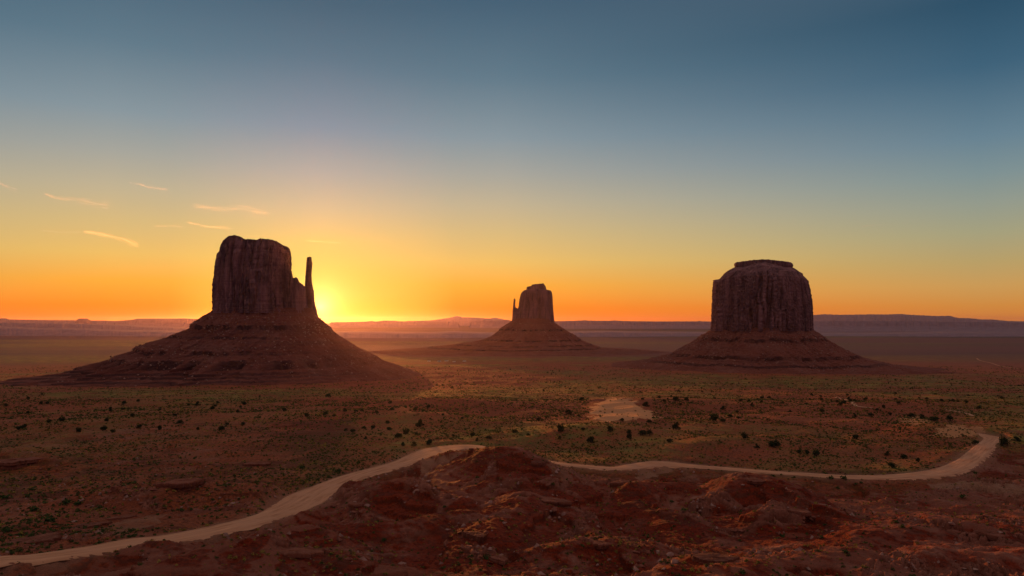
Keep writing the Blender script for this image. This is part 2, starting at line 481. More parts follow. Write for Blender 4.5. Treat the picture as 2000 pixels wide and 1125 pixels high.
# badland crests: (px, py, depth) polylines, slope, crest rounding
RIDGES = [
    ([(850, 905, 310), (880, 886, 302), (908, 876, 296), (945, 873, 284), (985, 875, 274), (1016, 882, 266), (1042, 897, 258), (1060, 917, 252)], 0.50, 6),
    ([(905, 938, 262), (960, 930, 250), (1010, 925, 242), (1060, 935, 236), (1100, 950, 230)], 0.36, 9),
    ([(1052, 952, 222), (1030, 958, 214), (1000, 990, 192), (960, 1030, 170), (930, 1060, 158), (905, 1100, 142)], 0.50, 8),
    ([(1068, 968, 212), (1110, 1000, 196), (1160, 1040, 172), (1230, 1075, 150)], 0.55, 4),
    ([(560, 1006, 203), (580, 1000, 200), (605, 1003, 198)], 0.55, 3),
    ([(630, 962, 246), (668, 939, 242), (700, 941, 238), (735, 946, 232)], 0.45, 5),
    ([(700, 992, 205), (745, 962, 214), (790, 936, 222), (835, 950, 214), (870, 968, 208), (900, 972, 205)], 0.50, 3),
    ([(660, 1016, 190), (690, 990, 196), (712, 1000, 188)], 0.55, 2),
    ([(640, 1042, 168), (700, 1028, 170), (760, 1022, 172), (820, 1018, 176), (890, 1004, 186)], 0.42, 6),
    ([(530, 1092, 138), (580, 1080, 142), (640, 1078, 142), (690, 1090, 136), (760, 1100, 130)], 0.50, 5),
    ([(252, 1072, 146), (278, 1060, 146), (300, 1058, 146), (335, 1068, 143)], 0.55, 3),
    ([(360, 1085, 128), (430, 1070, 136), (500, 1052, 146), (560, 1040, 156), (610, 1032, 164)], 0.40, 6),
    ([(1120, 945, 248), (1165, 940, 250), (1200, 938, 250), (1228, 946, 246)], 0.45, 4),
    ([(1232, 968, 225), (1252, 950, 232), (1275, 944, 238), (1310, 934, 250), (1350, 948, 238)], 0.50, 4),
    ([(1180, 985, 214), (1240, 985, 214), (1300, 1000, 202), (1350, 1020, 190)], 0.40, 6),
    ([(1405, 965, 222), (1435, 938, 236), (1470, 926, 244), (1505, 936, 236), (1540, 962, 218)], 0.52, 5),
    ([(1470, 1000, 196), (1520, 990, 200), (1570, 978, 208), (1610, 990, 200), (1650, 1008, 190), (1690, 1030, 178)], 0.46, 5),
    ([(1650, 1062, 160), (1700, 1040, 168), (1755, 1025, 174), (1820, 1018, 176), (1880, 1016, 176), (1905, 1024, 174)], 0.42, 7),
    ([(1905, 1024, 174), (1945, 1052, 166), (1985, 1078, 158), (2060, 1095, 152)], 0.70, 2),
    ([(1460, 1108, 128), (1520, 1092, 134), (1590, 1086, 136), (1660, 1084, 136), (1720, 1098, 130), (1760, 1118, 124)], 0.45, 6),
    ([(1330, 1096, 134), (1370, 1086, 138), (1430, 1088, 138), (1470, 1102, 132)], 0.50, 5),
    ([(1090, 1072, 150), (1130, 1056, 156), (1190, 1052, 158), (1250, 1070, 150)], 0.45, 5),
    ([(1800, 1090, 140), (1870, 1070, 148), (1960, 1090, 140), (2050, 1080, 144)], 0.40, 7),
    ([(-80, 893, 318), (-20, 886, 316), (40, 881, 314), (70, 884, 312), (88, 892, 308)], 0.55, 5),
    ([(300, 962, 218), (330, 946, 228), (360, 938, 232), (396, 934, 234)], 0.45, 4),
    ([(430, 948, 226), (470, 944, 230), (520, 952, 226), (545, 962, 220)], 0.40, 5),
    ([(195, 955, 224), (240, 944, 230), (285, 950, 226)], 0.45, 5),
]
# broad hills: px, depth, amplitude, radius across, radius in depth
HILLS = [(1215, 425, 4.5, 42, 34), (1850, 445, 5.0, 27, 34), (1440, 375, 5.5, 48, 34), (880, 640, 8.0, 80, 80),
         (1560, 400, 3.0, 40, 30), (780, 520, 4.0, 60, 50), (1750, 640, 5.0, 120, 60), (1330, 700, 5.0, 120, 70), (300, 520, 4.0, 130, 60), (1090, 430, 3.5, 40, 40)]

def seg_ridge(x, y, pts, slope, rnd):
    best = np.full(x.shape, -1e9)
    P = [unp(*q) for q in pts]
    for (x0, y0, z0), (x1, y1, z1) in zip(P[:-1], P[1:]):
        dx, dy = x1 - x0, y1 - y0
        t = np.clip(((x - x0) * dx + (y - y0) * dy) / (dx * dx + dy * dy), 0, 1)
        d = np.hypot(x - x0 - t * dx, y - y0 - t * dy)
        z = z0 + (z1 - z0) * t - slope * d * d / (d + rnd)
        best = np.maximum(best, z)
    return best

def smax(a, b, k):
    h = np.clip(0.5 + 0.5 * (a - b) / k, 0, 1)
    return b * (1 - h) + a * h + k * h * (1 - h)

def terrace(z, step, sharp):
    q = z / step
    f = np.floor(q); r = q - f
    r2 = np.where(r < 1 - sharp, r * 0.30 / (1 - sharp), 0.30 + (r - (1 - sharp)) / sharp * 0.70)
    return (f + r2) * step

def rock_cells(x, y):
    """jointed bedrock showing through the soil: zone mask, block height, open joints"""
    wx = x + 1.1 * fbm(x / 3.5, y / 3.5, 3, 111); wy = y + 1.1 * fbm(x / 3.5 + 9, y / 3.5, 3, 113)
    a = 0.5 * fbm(x / 70, y / 70, 2, 119)
    bx = (wx * np.cos(a) + wy * np.sin(a)) / 2.3; by = (wy * np.cos(a) - wx * np.sin(a)) / 1.7
    blk = cellrand(np.floor(bx) * 7919 + np.floor(by) * 104729, 5)
    fx = bx - np.floor(bx); fy = by - np.floor(by)
    gap = 1 - sstep(0.0, 0.16, np.minimum(np.minimum(fx, 1 - fx), np.minimum(fy, 1 - fy)))
    z = np.clip(4.0 * (ridged(x / 52, y / 52, 3, 115) - 0.66) + 0.55 * fbm(x / 9, y / 9, 3, 117), 0, 1)
    return z, blk, gap

def height(x, y):
    x = np.asarray(x, float); y = np.asarray(y, float)
    r = np.hypot(x, y)
    Y = np.maximum(y, 0.62 * r)
    z = ZC - prof(Y)
    # wide swells of the plain
    far = sstep(2500, 7000, r)
    z = z + far * 7 * fbm(x / 4200, y / 1500, 3, 3)
    mid = sstep(260, 420, r) * (1 - sstep(1500, 2600, r))
    pxq = np.where(y > 50, x / np.maximum(y, 50) * FPX + 1000, 0)
    mid = mid * (1 - 0.85 * np.exp(-((pxq - 1212) / 85) ** 4 - ((y - 610) / 190) ** 4))
    z = z + mid * (2.6 * fbm(x / 140, y / 110, 4, 11) + 1.0 * ridged(x / 45, y / 40, 3, 17))
    near = 1 - sstep(520, 700, r)
    px = np.where(y > 5, x / np.maximum(y, 5) * FPX + 1000, np.where(x > 0, 2500, -500))
    px = np.clip(px, -600, 2600)
    bad = 1 - sstep(-22, 14, y - road_depth(px))
    left = (1 - sstep(480, 620, px)) * (1 - sstep(420, 560, r))
    for hx, hY, a, rx, ry in HILLS:
        z = z + a * np.exp(-((x - X(hx, hY)) / rx) ** 2 - ((y - hY) / ry) ** 2)
    idx = np.where((r < 700) & (y > 20))[0] if x.ndim == 1 else None
    sub = idx if idx is not None else np.where((r < 700).ravel() & (y > 20).ravel())[0]
    zf = z.ravel().copy(); xf = x.ravel(); yf = y.ravel()
    if len(sub):
        xs, ys, zs = xf[sub], yf[sub], zf[sub]
        bs, ls = bad.ravel()[sub], left.ravel()[sub]
        wx = xs + 5 * fbm(xs / 30, ys / 30, 3, 41); wy = ys + 5 * fbm(xs / 30 + 50, ys / 30, 3, 47)
        zs = zs - bs * 3.5
        for pts, sl, rd in RIDGES:
            zr = seg_ridge(wx * 0.75 + xs * 0.25, wy * 0.75 + ys * 0.25, pts, sl, rd)
            zs = smax(zr, zs, 1.6)
        amp = 0.35 + 0.65 * np.maximum(bs, 0.45 * ls)
        nr_ = near.ravel()[sub]
        zs = zs + nr_ * amp * (1.3 * (ridged(xs / 40, ys / 40, 3, 61) - 0.35) + 0.55 * (ridged(wx / 14, wy / 14, 3, 71) - 0.4) + 0.45 * bs * (ridged((xs * 0.80 + ys * 0.60) / 4.2, (ys * 0.80 - xs * 0.60) / 26, 3, 73) - 0.4))
        pxs = xs / ys * FPX + 1000
        dn = np.exp(-(((pxs - 1214) / 66) ** 4)) * sstep(435, 490, ys) * (1 - sstep(730, 800, ys))
        ph = (-xs * 0.7 + ys) / 62 + 0.55 * fbm(xs / 45, ys / 60, 2, 99)
        rip = 0.5 + 0.5 * np.sin(2 * np.pi * ph)
        zs = zs + dn * (4.2 + 2.0 * (rip ** 1.3 - 0.4) - 0.010 * (ys - 480))
        # bedding: harder layers stand out as small ledges
        dip = 3.0 * fbm(xs / 90, ys / 90, 3, 81) + 0.02 * xs
        tm = np.clip(0.35 + 1.9 * fbm(xs / 30, ys / 38, 3, 91), 0, 1) * np.clip(bs + 0.8 * ls, 0, 1) * nr_
        zt = terrace(zs + dip + 0.5 * fbm(xs / 5, ys / 5, 3, 93), 2.6, 0.10) - dip
        zs = zs * (1 - tm) + zt * tm
        rzone, blk, gap = rock_cells(xs, ys)
        rzone = rzone * nr_ * np.clip(bs + 0.55 * ls, 0, 1)
        zs = zs + rzone * (1.5 * (blk - 0.30) - 0.6 * gap)
        zs = zs + nr_ * 0.22 * amp * fbm(xs / 2.6, ys / 2.6, 3, 95)
        rd, rz = road_sd(xs, ys)
        k = sstep(-0.3, 6.0, rd + 0.8 * fbm(xs / 4, ys / 4, 2, 97))
        zs = (rz - 0.14) * (1 - k) + zs * k
        zf[sub] = zs
    return zf.reshape(x.shape)

# ------------------------------------------------------------------ ground sheet
def build_ground():
    fr = np.radians(47)
    a_front = np.linspace(-fr, fr, 1300)
    a_back = np.linspace(fr, 2 * np.pi - fr, 90)[1:-1]
    ang = np.concatenate([a_front, a_back])
    rr = np.concatenate([np.geomspace(2.0, 70, 40, endpoint=False), np.geomspace(70, 1000, 900, endpoint=False),
                         np.geomspace(1000, 4000, 130, endpoint=False), np.geomspace(4000, 45000, 90)])
    # a front row is a line of equal depth rather than of equal radius
    A, R = np.meshgrid(ang, rr)
    c = np.cos(A)
    st = np.where(np.abs(A) <= fr, 1.0 / np.maximum(c, 0.3), 1.0 / math.cos(fr))
    wst = sstep(60, 150, R) * (1 - sstep(20000, 40000, R))
    R2 = R * (1 + (st - 1) * wst)
    xx = R2 * np.sin(A); yy = R2 * np.cos(A)
    zz = height(xx.ravel(), yy.ravel()).reshape(xx.shape)
    V = np.stack([xx, yy, zz], -1).reshape(-1, 3)
    F = grid_faces(len(rr), len(ang), wrap=True)
    # close the middle
    n0 = len(V)
    V = np.vstack([V, [[0, 0, ZC - 2.6]]])
    me = mesh_np("ground", V, F)
    x, y, z = V[:, 0], V[:, 1], V[:, 2]
    r = np.hypot(x, y)
    ok = y > 10
    px = np.where(ok, x / np.where(ok, y, 1) * FPX + 1000, -9999)
    py = np.where(ok, (ZC - z) / np.where(ok, y, 1) * FPX + HZ, 9999)
    rd, _ = road_sd(x, y)
    bad = 1 - sstep(-30, 20, y - road_depth(np.clip(px, -600, 2600)))
    bad = np.where(r < 600, bad, 0)
    left = (1 - sstep(420, 760, px)) * (1 - sstep(600, 800, r))
    veg = sstep(200, 420, r) * (1 - 0.85 * bad) * (1 - 0.55 * left)
    pn = fbm(x / 260, y / 420, 4, 201)
    veg = veg * np.clip(0.80 + 1.6 * pn, 0.03, 1)
    farband = fbm(x / 9000, y / 1500, 4, 205)
    veg = np.where(r > 2200, np.clip(0.55 + 1.6 * farband, 0.0, 1), veg)
    haze_grey = sstep(1400, 2600, r)
    for Yb, pxb, rx_, ry_ in ((1600.0, 575, 740.0, 440.0), (2050.0, 1488, 620.0, 400.0), (3100.0, 1040, 900.0, 560.0)):
        xb = X(pxb, Yb)
        dd = np.hypot((x - xb) / rx_, (y - Yb) / ry_) + 0.22 * fbm(x / 240, y / 160, 3, 207)
        veg = veg * sstep(0.80, 1.02, dd)
    # bare red slope by the road
    bare = np.exp(-((px - 1450) / 95) ** 2 - ((py - 886) / 20) ** 2)
    veg = veg * (1 - np.clip(1.3 * bare, 0, 1))
    # dune patch
    def poly_in(poly):
        ins = np.zeros(len(px), bool)
        qx = px + 16 * fbm(x / 9, y / 16, 4, 211); qy = py + 3.2 * fbm(x / 9 + 9, y / 16, 4, 213)
        for (x0, y0), (x1, y1) in zip(poly, poly[1:] + poly[:1]):
            c_ = ((y0 > qy) != (y1 > qy)) & (qx < (x1 - x0) * (qy - y0) / ((y1 - y0) if y1 != y0 else 1e-9) + x0)
            ins ^= c_
        return ins & ok & (r < 900)
    sand = poly_in([(1147, 803), (1168, 786), (1190, 777), (1228, 778), (1246, 792), (1268, 803), (1290, 818), (1240, 820), (1200, 822), (1176, 824)]).astype(float)
    sand = np.maximum(sand, 0.65 * poly_in([(1752, 822), (1770, 812), (1800, 815), (1830, 822), (1790, 830)]))
    sand = np.maximum(sand, 0.75 * poly_in([(1812, 852), (1830, 836), (1870, 829), (1915, 834), (1935, 846), (1890, 852)]))
    tan = np.clip(1 - np.maximum(rd, 0) / 5.0, 0, 1) * 0.75
    tan = np.maximum(tan, 0.8 * poly_in([(1240, 925), (1262, 912), (1300, 910), (1318, 918), (1270, 934), (1232, 942)]))
    tan = np.maximum(tan, 0.7 * poly_in([(815, 928), (820, 900), (900, 880), (920, 884), (850, 912), (835, 936)]))
    tan = np.maximum(tan, 0.85 * poly_in([(1800, 944), (1900, 938), (2010, 952), (2060, 962), (2060, 972), (1900, 957), (1810, 954)]))
    tan = np.maximum(tan, 0.55 * poly_in([(190, 1040), (240, 1015), (320, 1000), (310, 1020), (230, 1045)]))
    tan = np.maximum(tan, 0.45 * poly_in([(1075, 905), (1105, 912), (1120, 935), (1098, 940), (1078, 920)]))
    dipc = 3.0 * fbm(x / 90, y / 90, 3, 81) + 0.02 * x
    zz_ = z + dipc + 0.4 * fbm(x / 6, y / 6, 3, 93)
    st_ = fbm(zz_ / 1.7, zz_ * 0 + 2.7, 3, 231)
    attr(me, "strata", np.clip(0.5 + 0.8 * st_, 0, 1) * np.clip(bad + 0.7 * left, 0, 1) * (r < 520))
    rz_, rb_, rg_ = rock_cells(x, y)
    attr(me, "rock", rz_ * np.clip(bad + 0.55 * left, 0, 1) * (r < 520)); attr(me, "block", rb_)
    pale = np.clip(0.1 + bad + 0.5 * left, 0, 1) * np.clip(-0.1 + 1.2 * fbm(x / 22, y / 22, 3, 221), 0, 1)
    attr(me, "bad", np.clip(bad, 0, 1)); attr(me, "far", sstep(1900, 3600, r)); attr(me, "veg", veg); attr(me, "sand", sand); attr(me, "tan", np.clip(tan, 0, 1)); attr(me, "pale", pale); attr(me, "haze_grey", haze_grey * np.clip(0.5 + 1.5 * fbm(x / 2400, y / 700, 3, 223), 0, 1))
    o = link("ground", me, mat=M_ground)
    tag(o, kind="structure")
    return o
build_ground()

def build_road():
    t = np.gradient(road[:, :2], axis=0)
    t /= np.linalg.norm(t, axis=1)[:, None] + 1e-9
    nrm = np.stack([-t[:, 1], t[:, 0]], 1)
    K = 13
    u = np.linspace(-1, 1, K)
    V = []; ac = []; al = []
    for i in range(len(road)):
        hw = road[i, 3] + 1.6
        eL = 0.14 * road[i, 3] * fbm(np.array([i * 0.21]), np.array([3.0]), 4, 301)[0]; eR = 0.14 * road[i, 3] * fbm(np.array([i * 0.21]), np.array([9.0]), 4, 303)[0]
        for j in range(K):
            q = u[j] * (hw + (eL if u[j] < 0 else eR))
            x = road[i, 0] + nrm[i, 0] * q; y = road[i, 1] + nrm[i, 1] * q
            V.append((x, y, road[i, 2] + 0.10 * (1 - u[j] ** 2) - 0.55 * max(0.0, abs(q) - road[i, 3]) / 1.6 - 0.05 * math.cos(q * 2.6) * (abs(q) < 3)))
            ac.append(q); al.append(i * 1.6)
    me = mesh_np("road", V, grid_faces(len(road), K))
    attr(me, "across", ac); attr(me, "along", al)
    o = link("road", me, mat=M_road)
    tag(o, "winding pale dirt road crossing the red badlands", None, kind="structure")
build_road()

# ------------------------------------------------------------------ buttes
def interp_pts(pts, v):
    p = sorted(pts)
    return np.interp(v, [a for a, _ in p], [b for _, b in p])

class Frame:
    """local axes of a butte: u across the sight line, v along it"""
    def __init__(self, Yc, pxc):
        self.az = math.atan((pxc - 1000) / FPX); self.D = Yc / math.cos(self.az)
        self.c = math.cos(self.az); self.s = math.sin(self.az)
    def U(self, px): return self.D * np.tan(np.arctan((np.asarray(px, float) - 1000) / FPX) - self.az)
    def px(self, u): return 1000 + FPX * np.tan(np.arctan(u / self.D) + self.az)
    def Y0(self, u): return self.D * self.c - u * self.s
    def Z(self, py, u): return ZC - (np.asarray(py, float) - HZ) / FPX * self.Y0(u)
    def world(self, u, v):
        return self.D * self.s + u * self.c + v * self.s, self.D * self.c - u * self.s + v * self.c

def build_tower(name, parent, Yc, levels, top, depth, mat, nth=420, nz=120, flute=4.0, scale=16.0, seed=0, sup=0.75, y_off=0.0, cap=None, beds=None):
    """levels: (py, left px, right px) from base to shoulder; top: (px, py) outline of the summit"""
    py0 = max(l[0] for l in levels); pyt = min(l[0] for l in levels)
    fr = Frame(Yc, PXC); k = fr.D / FPX
    tt = np.linspace(0, 1, nz)
    th = np.linspace(0, 2 * np.pi, nth, endpoint=False)
    T, TH = np.meshgrid(tt, th, indexing='ij')
    pyn = py0 + (pyt - py0) * T
    L = interp_pts([(l[0], l[1]) for l in levels], pyn); R = interp_pts([(l[0], l[2]) for l in levels], pyn)
    c = np.cos(TH); s = np.sin(TH)
    L = fr.U(L); R = fr.U(R)
    cx = (L + R) / 2; hw = (R - L) / 2
    C = np.sign(c) * np.abs(c) ** sup; S = np.sign(s) * np.abs(s) ** sup
    wref = float(fr.U(levels[0][2]) - fr.U(levels[0][1])) / 2 / k
    hd = depth * (hw / (wref * k)) ** 0.8
    # fluting along the perimeter
    per = (TH / (2 * np.pi)) * 2 * np.pi * math.sqrt((wref * k) ** 2 / 2 + depth ** 2 / 2)
    zz = (py0 - pyn) * k
    perw = per + 0.03 * zz * fbm(zz / 60, per / 60, 2, seed + 5)
    circ = per.max() + 1e-6
    f1 = np.abs(fbm(perw / scale, zz / 700, 3, seed + 1))
    crack = -np.exp(-(f1 / 0.09) ** 2) * 1.1
    col_i = np.floor(perw / (scale * 0.75) + 0.25 * fbm(perw / 30, zz / 220, 2, seed + 3))
    hcol = cellrand(col_i, seed + 7)
    rel = T * 1.25
    slab = np.where(rel < hcol + 0.12 * fbm(per / 5, zz / 9, 2, seed + 9), 0.55, -0.15) * cellrand(col_i, seed + 8)
    big = 1.5 * fbm(perw / (scale * 3.2), zz / 600, 3, seed + 11)
    fine = 0.30 * fbm(per / 3.2, zz / 9, 4, seed + 13)
    d = flute * (1.5 * crack + 1.7 * slab + big + fine)
    # bedding near the foot
    foot = 1 - sstep(0.0, 0.16, T)
    d = d + flute * 0.30 * foot * np.sign(np.sin(zz * 1.3 + fbm(per / 30, zz / 8, 2, seed + 15) * 2)) * 0.6
    if cap is not None:
        for (a, b_, off) in cap:
            d = d + off * sstep(a - 0.012, a + 0.012, T) * (1 - sstep(b_ - 0.012, b_ + 0.012, T))
    side = np.abs(c) ** 3
    d = (d - d.mean()) * (1 - 0.90 * side) + 0.6 * flute * fine * side
    nx_, ny_ = C * depth, S * wref * k
    nl = np.hypot(nx_, ny_) + 1e-9
    u = cx + hw * C + d * nx_ / nl
    v = y_off + hd * S + d * ny_ / nl
    x, y = fr.world(u, v)
    ptop = interp_pts(top, fr.px(u))
    z0 = fr.Z(py0, u)
    ztop = fr.Z(ptop, u)
    ztop = ztop + 0.8 * fbm(x / 9, y / 9, 3, seed + 21) * np.minimum(1.0, T * 1.2)
    w_s = np.abs(c) ** 6
    z = (z0 + T * (ztop - z0)) * (1 - w_s) + np.minimum(fr.Z(pyn, u), ztop + 0.5) * w_s
    rows = [np.stack([x, y, z], -1)]
    lu, lv = u[-1], v[-1]
    # summit rings
    nr = 26
    for q in np.linspace(0, 1, nr)[1:]:
        uu = lu + (lu.mean() - lu) * q; vv = lv + (lv.mean() - lv) * q
        xx, yy = fr.world(uu, vv)
        zt = fr.Z(interp_pts(top, fr.px(uu)), uu) + 0.9 * fbm(xx / 9, yy / 9, 3, seed + 21)
        rows.append(np.stack([xx, yy, zt], -1)[None])
    V = np.concatenate(rows, 0)
    n_r = V.shape[0]
    F = grid_faces(n_r, nth, wrap=True)
    me = mesh_np(name, V.reshape(-1, 3) - np.array(parent.location)[None], F)
    return link(name, me, parent, mat)

def build_talus(name, parent, Yc, left, right, bprof, ledges, ledge_side, seed, cx_top, nth=760, nz=260):
    """left/right: (px, py) outline; bprof: (z, half depth); ledges: (z, drop) rock bands"""
    fr = Frame(Yc, PXC)
    zl = [(float(fr.Z(py, fr.U(px))), float(fr.U(px))) for px, py in left]; zr = [(float(fr.Z(py, fr.U(px))), float(fr.U(px))) for px, py in right]
    ztop = max(zl + zr)[0]
    zbot = -9.0
    zt = np.linspace(0, 1, nz)
    zrow = ztop + (zbot - ztop) * zt
    th = np.linspace(0, 2 * np.pi, nth, endpoint=False)
    Zr, TH = np.meshgrid(zrow, th, indexing='ij')
    c = np.cos(TH); s = np.sin(TH)
    mask = ledge_side(TH)
    # rock bands: the profile lookup height is held above a band, then dropped
    zw = Zr + 2.8 * fbm(c * 3.5 + Zr * 0.002, s * 3.5, 5, seed + 31) + 1.2 * fbm(c * 40, s * 40, 3, seed + 32)
    zlook = zw.copy()
    band = np.zeros_like(Zr)
    for zc_, h in ledges:
        lo, hi = zc_ - h, zc_
        brk = np.clip(mask * (0.85 + 1.7 * fbm(c * 7 + zc_, s * 7, 4, seed + 33 + int(zc_))), 0, 1)
        if zc_ < 36: brk = np.clip(mask * 1.25 * np.clip(0.9 + 0.6 * fbm(c * 5 + zc_, s * 5, 3, seed + 51), 0, 1), 0, 1)
        inb = (zw < hi) & (zw > lo)
        zlook = np.where(inb, zlook + (hi - zw) * 1.0 * brk, zlook)
        # slope below relaxes back to the outline
        rel = (zw <= lo) & (zw > lo - 2.2 * h)
        zlook = np.where(rel, zlook + h * 1.0 * brk * (1 - (lo - zw) / (2.2 * h)), zlook)
        band = np.maximum(band, inb * brk)
    L = interp_pts(zl, zlook); R = interp_pts(zr, zlook)
    B = interp_pts(bprof, zlook)
    cx = (L + R) / 2; hw = (R - L) / 2
    # keep the centre of the plan over the tower on the flanks
    C = np.sign(c) * np.abs(c) ** 0.92; S = np.sign(s) * np.abs(s) ** 0.92
    x = cx + hw * C
    y = B * S
    gul = 9.0 * (ridged(TH * 9 + 0.6 * fbm(TH * 5, Zr / 40, 2, seed + 41), Zr / 160, 3, seed + 43) - 0.3)
    fall = sstep(0, 0.25, zt)[:, None] * (1 - 0.6 * sstep(0.75, 1, zt)[:, None])
    gul = gul * fall * (1 - 0.75 * np.abs(c) ** 6)
    rock = 1.5 * fbm(x / 12, y / 12 + Zr / 9, 4, seed + 45) + 0.9 * fbm(x / 4, (y + Zr) / 4, 3, seed + 47)
    x = x + (gul + rock * 0.5) * C * 0.6; y = y + (gul + rock) * S
    z = Zr + rock * 0.8
    x, y = fr.world(x, y)
    V = np.stack([x, y, z], -1)
    me = mesh_np(name, V.reshape(-1, 3) - np.array(parent.location)[None], grid_faces(nz, nth, wrap=True)[:, ::-1])
    attr(me, "ledge", band)
    return link(name, me, parent, M_talus), V

# --- left butte with its thin standing pillar
YW = 1600.0; PXC = 510.0
wm = empty("butte", (X(510, YW), YW, 0))
tag(wm, "mitten-shaped sandstone butte with a thin rock pillar, standing before the rising sun", "butte")
build_tower("rock_tower", wm, YW,
    [(612, 417, 572), (600, 417.5, 570), (575, 417, 569), (555, 417, 568), (540, 419, 567.5), (520, 421, 567.5), (505, 423, 567.5), (497, 425, 567.5), (492, 429, 567), (486, 431, 566), (480, 432, 565)],
    [(415, 492), (424, 491), (429, 489), (431, 479), (434, 475), (440, 471), (448, 466), (453, 465), (460, 464), (468, 466), (476, 471), (479, 472), (485, 472.5), (495, 474), (510, 472), (520, 473), (531, 474), (540, 477), (553, 484), (560, 484.5), (565, 487), (568, 496)],
    72, M_cliff, flute=7.5, scale=19, seed=1, cap=[(0.80, 0.87, -2.0), (0.93, 1.0, -1.5)])
build_tower("buttress", wm, YW,
    [(613, 556, 601), (595, 558, 599), (575, 559, 597), (562, 560, 596), (550, 561, 592)],
    [(556, 541), (566, 541), (567, 532), (568.5, 531), (570, 545), (574, 545), (576, 543), (580, 546), (582, 552), (586, 555), (590, 557), (594, 560), (602, 562)],
    46, M_cliff, nth=300, nz=70, flute=3.2, scale=10, seed=40, y_off=-8)
build_tower("rock_pillar", wm, YW,
    [(622, 592, 622), (612, 592.5, 619.5), (604, 593, 618), (598, 593.5, 616), (588, 594, 614), (570, 594.5, 612.8), (562, 595, 611), (553, 595.5, 609.2), (540, 596.2, 608.2), (530, 597, 608.6), (520, 597.8, 609.4), (514, 598.2, 609.8), (511, 598.4, 608.6), (504, 598.8, 608)],
    [(590, 504), (599, 503.5), (603, 502.5), (607, 503), (622, 506)],
    17, M_cliff, nth=220, nz=110, flute=1.9, scale=6, seed=70, sup=0.85, y_off=-4)
tal_w, Vw = build_talus("talus_slope", wm, YW,
    [(424, 602), (418, 606), (400, 616), (383, 628), (373, 634), (371, 640), (345, 651), (310, 664), (263, 680), (261, 685), (222, 697), (212, 703), (168, 715), (135, 722), (90, 731), (30, 740), (-60, 752)],
    [(612, 602), (619, 618), (628, 627), (640, 636), (647, 641), (648, 645), (660, 655), (680, 668), (700, 680), (722, 689), (733, 695), (745, 703), (772, 711), (802, 722), (832, 736), (880, 745), (920, 752)],
    [(172, 66), (160, 72), (140, 95), (127, 110), (100, 140), (75, 165), (57, 188), (40, 205), (20, 240), (8, 262), (-12, 300)],
    [(131, 10), (106, 5), (76, 8), (58, 19), (34, 5), (27, 4.5), (20, 4), (13, 4), (6, 4)],
    lambda TH: np.clip(0.75 - 0.95 * np.cos(TH), 0.12, 1.0), 100, 510)

# --- right butte
YM = 2050.0; PXC = 1488.0
mb = empty("butte", (X(1488, YM), YM, 0))
tag(mb, "broad rounded sandstone butte with a flat overhanging cap slab, at the right", "butte")
build_tower("rock_tower", mb, YM,
    [(646, 1389, 1587), (630, 1390.5, 1586), (605, 1391.5, 1585.5), (590, 1392, 1585), (570, 1393, 1582), (556, 1394, 1579.5), (548, 1395, 1577), (546, 1399, 1575), (543, 1403, 1572), (540, 1408, 1569), (538, 1411, 1567)],
    [(1385, 548), (1406, 546.5), (1408, 545), (1413, 540), (1425, 536), (1450, 533), (1550, 533), (1566, 537), (1575, 545), (1590, 550)],
    132, M_cliff, nth=560, nz=130, flute=12.0, scale=24, seed=140, sup=0.8)
build_tower("cap_ledge", mb, YM,
    [(548, 1404, 1574), (541, 1411, 1568), (536, 1413.5, 1567.5), (534.5, 1415, 1567), (531, 1419, 1561), (527, 1425, 1556), (523, 1433, 1549), (517, 1452, 1530), (511, 1476, 1504)],
    [(1400, 524), (1433, 522.5), (1450, 520.5), (1470, 514.5), (1485, 510.5), (1495, 510.5), (1512, 514.5), (1535, 520.5), (1548, 522), (1556, 524), (1570, 528)],
    112, M_cliff, nth=360, nz=50, flute=2.6, scale=20, seed=170, sup=0.85, cap=[(0.25, 0.34, 2.0), (0.5, 0.62, -2.0)])
build_tower("cap_slab", mb, YM,
    [(524, 1437, 1546), (521, 1435, 1548.5), (519, 1434, 1549.5), (516, 1434, 1549), (514.5, 1435, 1547)],
    [(1430, 514), (1440, 513), (1455, 512), (1470, 510.5), (1488, 509), (1500, 509.3), (1512, 510.5), (1530, 512), (1545, 513), (1552, 514)],
    46, M_cliff, nth=300, nz=24, flute=2.4, scale=20, seed=190, sup=0.85)
tal_m, Vm = build_talus("talus_slope", mb, YM,
    [(1394, 640), (1389, 645), (1366, 657), (1363, 660), (1340, 673), (1310, 690), (1288, 694), (1284, 697), (1240, 705), (1180, 712), (1100, 722), (1000, 730)],
    [(1582, 640), (1587, 644), (1620, 664), (1650, 683), (1690, 699), (1720, 707), (1770, 717), (1850, 724), (1960, 732)],
    [(121, 132), (112, 140), (90, 168), (84, 172), (60, 205), (41, 228), (20, 262), (0, 310), (-12, 340)],
    [(91, 9), (43, 9), (22, 6)],
    lambda TH: np.clip(0.35 - 0.75 * np.sin(TH), 0.1, 1.0), 300, 1488)

